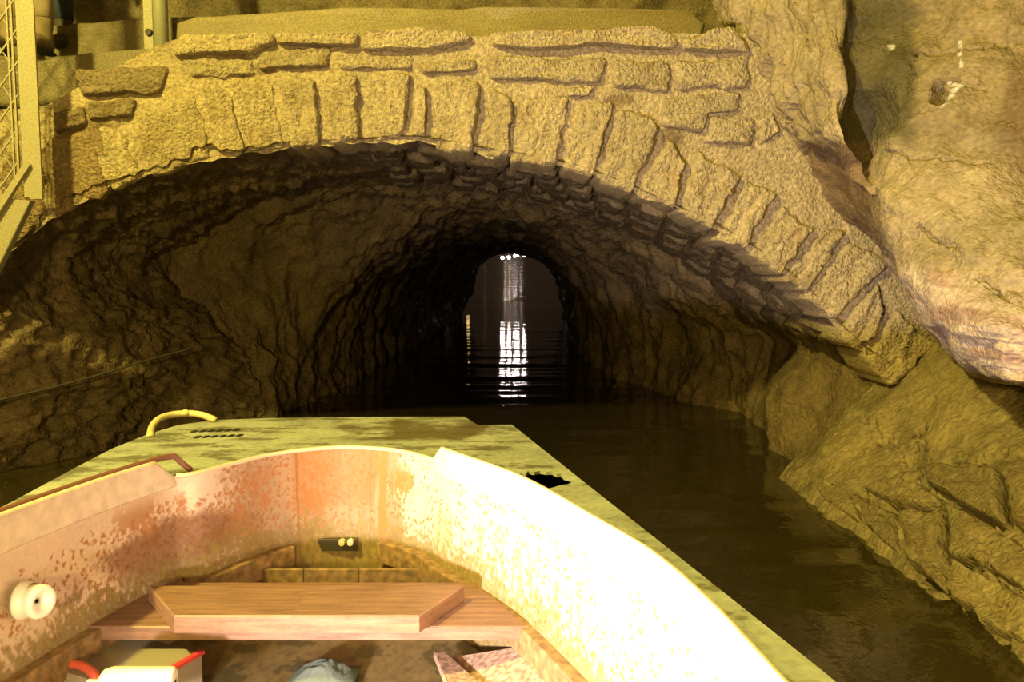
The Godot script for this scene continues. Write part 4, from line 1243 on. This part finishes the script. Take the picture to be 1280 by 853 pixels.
	keep.call(obj("side_board", prism(PackedVector3Array([on(542, 815, 0.14), on(556, 814, 0.14), on(690, 935, 0.14), on(590, 935, 0.14)]), Vector3(0, -0.02, 0), 0.003, 1.0), pinkm, b))
	# --- deck fittings
	var dark := plain_mat("vent recess", Color(0.012, 0.011, 0.008), 0.7)
	for k in 12:
		var row := k % 2
		var i := k / 2
		var c := on(243 + i * 10.5 + row * 4, 539.5 + row * 7 - i * 0.4, DECK + 0.001)
		var cap := CapsuleMesh.new()
		cap.radius = 0.012
		cap.height = 0.055
		cap.radial_segments = 8
		cap.rings = 2
		var o := obj("vent_slot", cap, dark, b, c)
		o.rotation = Vector3(PI / 2, 0, 0)
		o.scale = Vector3(1.2, 1, 0.2)
	var rope := plain_mat("yellowed handle paint", Color(0.72, 0.62, 0.34), 0.45)
	var hd := []
	for q in [[188, 545, 0.0], [190, 537, 0.01], [199, 532, 0.03], [214, 528, 0.035], [233, 526, 0.035], [252, 526.5, 0.03], [270, 527, 0.005]]: hd.append(on(q[0], q[1], DECK) + Vector3(0, q[2], 0))
	keep.call(obj("mooring_handle", tube(Array(resample(hd, 24)), 0.016, 10), rope, b))
	var kn := SphereMesh.new()
	kn.radius = 0.022
	kn.height = 0.035
	kn.radial_segments = 12
	kn.rings = 6
	obj("handle_boss", kn, rope, b, hd[4] + Vector3(0, 0.004, 0.01))

	# ------------------------------------------------ loose things in the boat
	var hb := PackedVector3Array([on(185, 732, 0.345), on(580, 732, 0.345), on(524, 770, 0.345), on(217, 770, 0.345)])
	var mid := (hb[0] + hb[1] + hb[2] + hb[3]) / 4
	var loc := PackedVector3Array()
	for v in hb: loc.append(v - mid)
	var board := obj("hatch_board", prism(loc, Vector3(0, -0.053, 0), 0.005, 1.0), wood_mat(Color(0.275, 0.16, 0.10)), null, mid)
	tag(board, "thick tapered wooden board lying on the thwart in the bow", "board")
	# battery box
	var bp := Vector3(-1.13, 0.09, -2.28)
	var bx := thing("battery_box", "pale grey box edged with red tape under the thwart's left end", "box", bp)
	bx.rotation.y = -0.42
	var pale := plain_mat("pale grey plastic", Color(0.30, 0.27, 0.22), 0.5)
	var o1 := obj("box_body", box(Vector3(0.30, 0.125, 0.26), 0.006), pale, bx)
	o1.position = Vector3(0, 0.0625, 0)
	var red := plain_mat("red tape", Color(0.62, 0.05, 0.07), 0.5)
	var o2 := obj("red_tape", box(Vector3(0.02, 0.012, 0.27), 0.003), red, bx)
	o2.position = Vector3(0.148, 0.124, 0)
	# white canister and red hose
	var cp := on(158, 861, 0.262)
	var cn := thing("canister", "white plastic canister beside the red hose under the thwart", "canister", cp)
	var cm := plain_mat("white plastic", Color(0.80, 0.76, 0.70), 0.4)
	var cb := local("canister_body", lathe([Vector2(0.0, -0.12), Vector2(0.045, -0.12), Vector2(0.055, -0.11), Vector2(0.055, 0.04), Vector2(0.048, 0.06), Vector2(0.03, 0.07), Vector2(0.0, 0.07)], 24), cm, cn)
	cb.rotation = Vector3(0, 0.2, PI / 2 - 0.1)
	var cc := local("cap", lathe([Vector2(0.0, 0.065), Vector2(0.022, 0.065), Vector2(0.024, 0.095), Vector2(0.018, 0.1), Vector2(0.0, 0.1)], 16), cm, cn)
	cc.rotation = cb.rotation
	var hs := []
	for q in [[62, 838, 0.20], [80, 832, 0.225], [97, 831, 0.235], [112, 838, 0.235], [121, 850, 0.22], [124, 870, 0.16], [118, 890, 0.11]]: hs.append(on(q[0], q[1], q[2]))
	tag(obj("red_hose", tube(Array(resample(hs, 30)), 0.013, 10), plain_mat("red rubber", Color(0.58, 0.10, 0.06), 0.45)), "short red rubber hose curving beside the white canister", "hose")
	# crumpled rag on the floor plates
	var rp := on(405, 848, 0.10)
	var rg := []
	for j in 5:
		var r := []
		for i in 7: r.append(rp + Vector3((i - 3) * 0.034, 0.004, (j - 2) * 0.035))
		rg.append(r)
	tag(obj("rag", sheet(rg, 40, 30, rp + Vector3.UP, func(p: Vector3, u: float, v: float) -> float: return sin(u * PI) * sin(v * PI) * (0.03 + nz.ridge.get_noise_3d(p.x * 5, p.z * 5, 2.0) * 0.035), func(p, e): return Color(1, 1, 1)),
		plain_mat("blue-grey cloth", Color(0.10, 0.13, 0.12), 0.9)), "crumpled blue-grey rag on the muddy floor below the thwart", "rag")
	# white fitting on the left side
	var kp := Vector3(-1.30, 0.475, -2.10)
	var kb := thing("lamp_fitting", "white round plastic lamp fitting on the boat's left inner side", "fitting", kp)
	var wm := plain_mat("white enamel", Color(0.86, 0.84, 0.82), 0.35)
	var k1 := local("base", lathe([Vector2(0.0, -0.03), Vector2(0.05, -0.03), Vector2(0.052, -0.02), Vector2(0.049, -0.01), Vector2(0.045, 0.0)], 24), wm, kb)
	k1.rotation.z = -PI / 2
	var k2 := local("rim", lathe([Vector2(0.036, -0.01), Vector2(0.043, 0.0), Vector2(0.045, 0.034), Vector2(0.042, 0.042), Vector2(0.030, 0.044), Vector2(0.022, 0.036), Vector2(0.012, 0.02), Vector2(0.0, 0.018)], 24), wm, kb)
	k2.rotation = Vector3(0, -0.35, -PI / 2)

func coaming(path: PackedVector3Array, prof: Array, start_cut: float, end_cut: float) -> ArrayMesh:
	# the profile swept along the path; over the last centimetres the top slopes down to the deck
	var p := PackedVector3Array()
	var uv := PackedVector2Array()
	var total := 0.0
	for i in range(1, path.size()): total += path[i].distance_to(path[i - 1])
	var s := 0.0
	for i in path.size():
		if i: s += path[i].distance_to(path[i - 1])
		var dir := path[mini(i + 1, path.size() - 1)] - path[maxi(i - 1, 0)]
		dir = dir.normalized()
		var across := Vector3(-dir.z, 0, dir.x)
		var k := 1.0
		if start_cut > 0: k = minf(k, s / start_cut)
		if end_cut > 0: k = minf(k, (total - s) / end_cut)
		var t := 0.0
		for q in prof.size():
			if q: t += prof[q].distance_to(prof[q - 1])
			var y: float = prof[q].y
			if y > 0: y *= clampf(k, 0.0, 1.0)
			p.append(path[i] + across * prof[q].x + Vector3.UP * y)
			uv.append(Vector2(s, t))
	return grid_mesh(p, prof.size(), path.size(), Vector3(-0.5, 2.5, -1.6), PackedColorArray(), uv)

func wood_mat(c: Color) -> StandardMaterial3D:
	if not mats.has("grain"):
		var g := noise(1.0, FastNoiseLite.TYPE_SIMPLEX_SMOOTH, 4, FastNoiseLite.FRACTAL_FBM, 71)
		mats.grain = picture(512, 512, func(x: int, y: int) -> Color:
			var u := x / 512.0
			var v := y / 512.0
			var a := g.get_noise_2d(u * 4.0, v * 40.0)
			var b := g.get_noise_2d(u * 30.0, v * 240.0)
			var t := clampf(0.78 + 0.35 * a + 0.2 * b, 0.2, 1.0)
			return Color(t, t * (0.97 + 0.03 * a), t * 0.95))
	var m := plain_mat("worn varnished wood", c, 0.5)
	m.albedo_texture = mats.grain
	return m
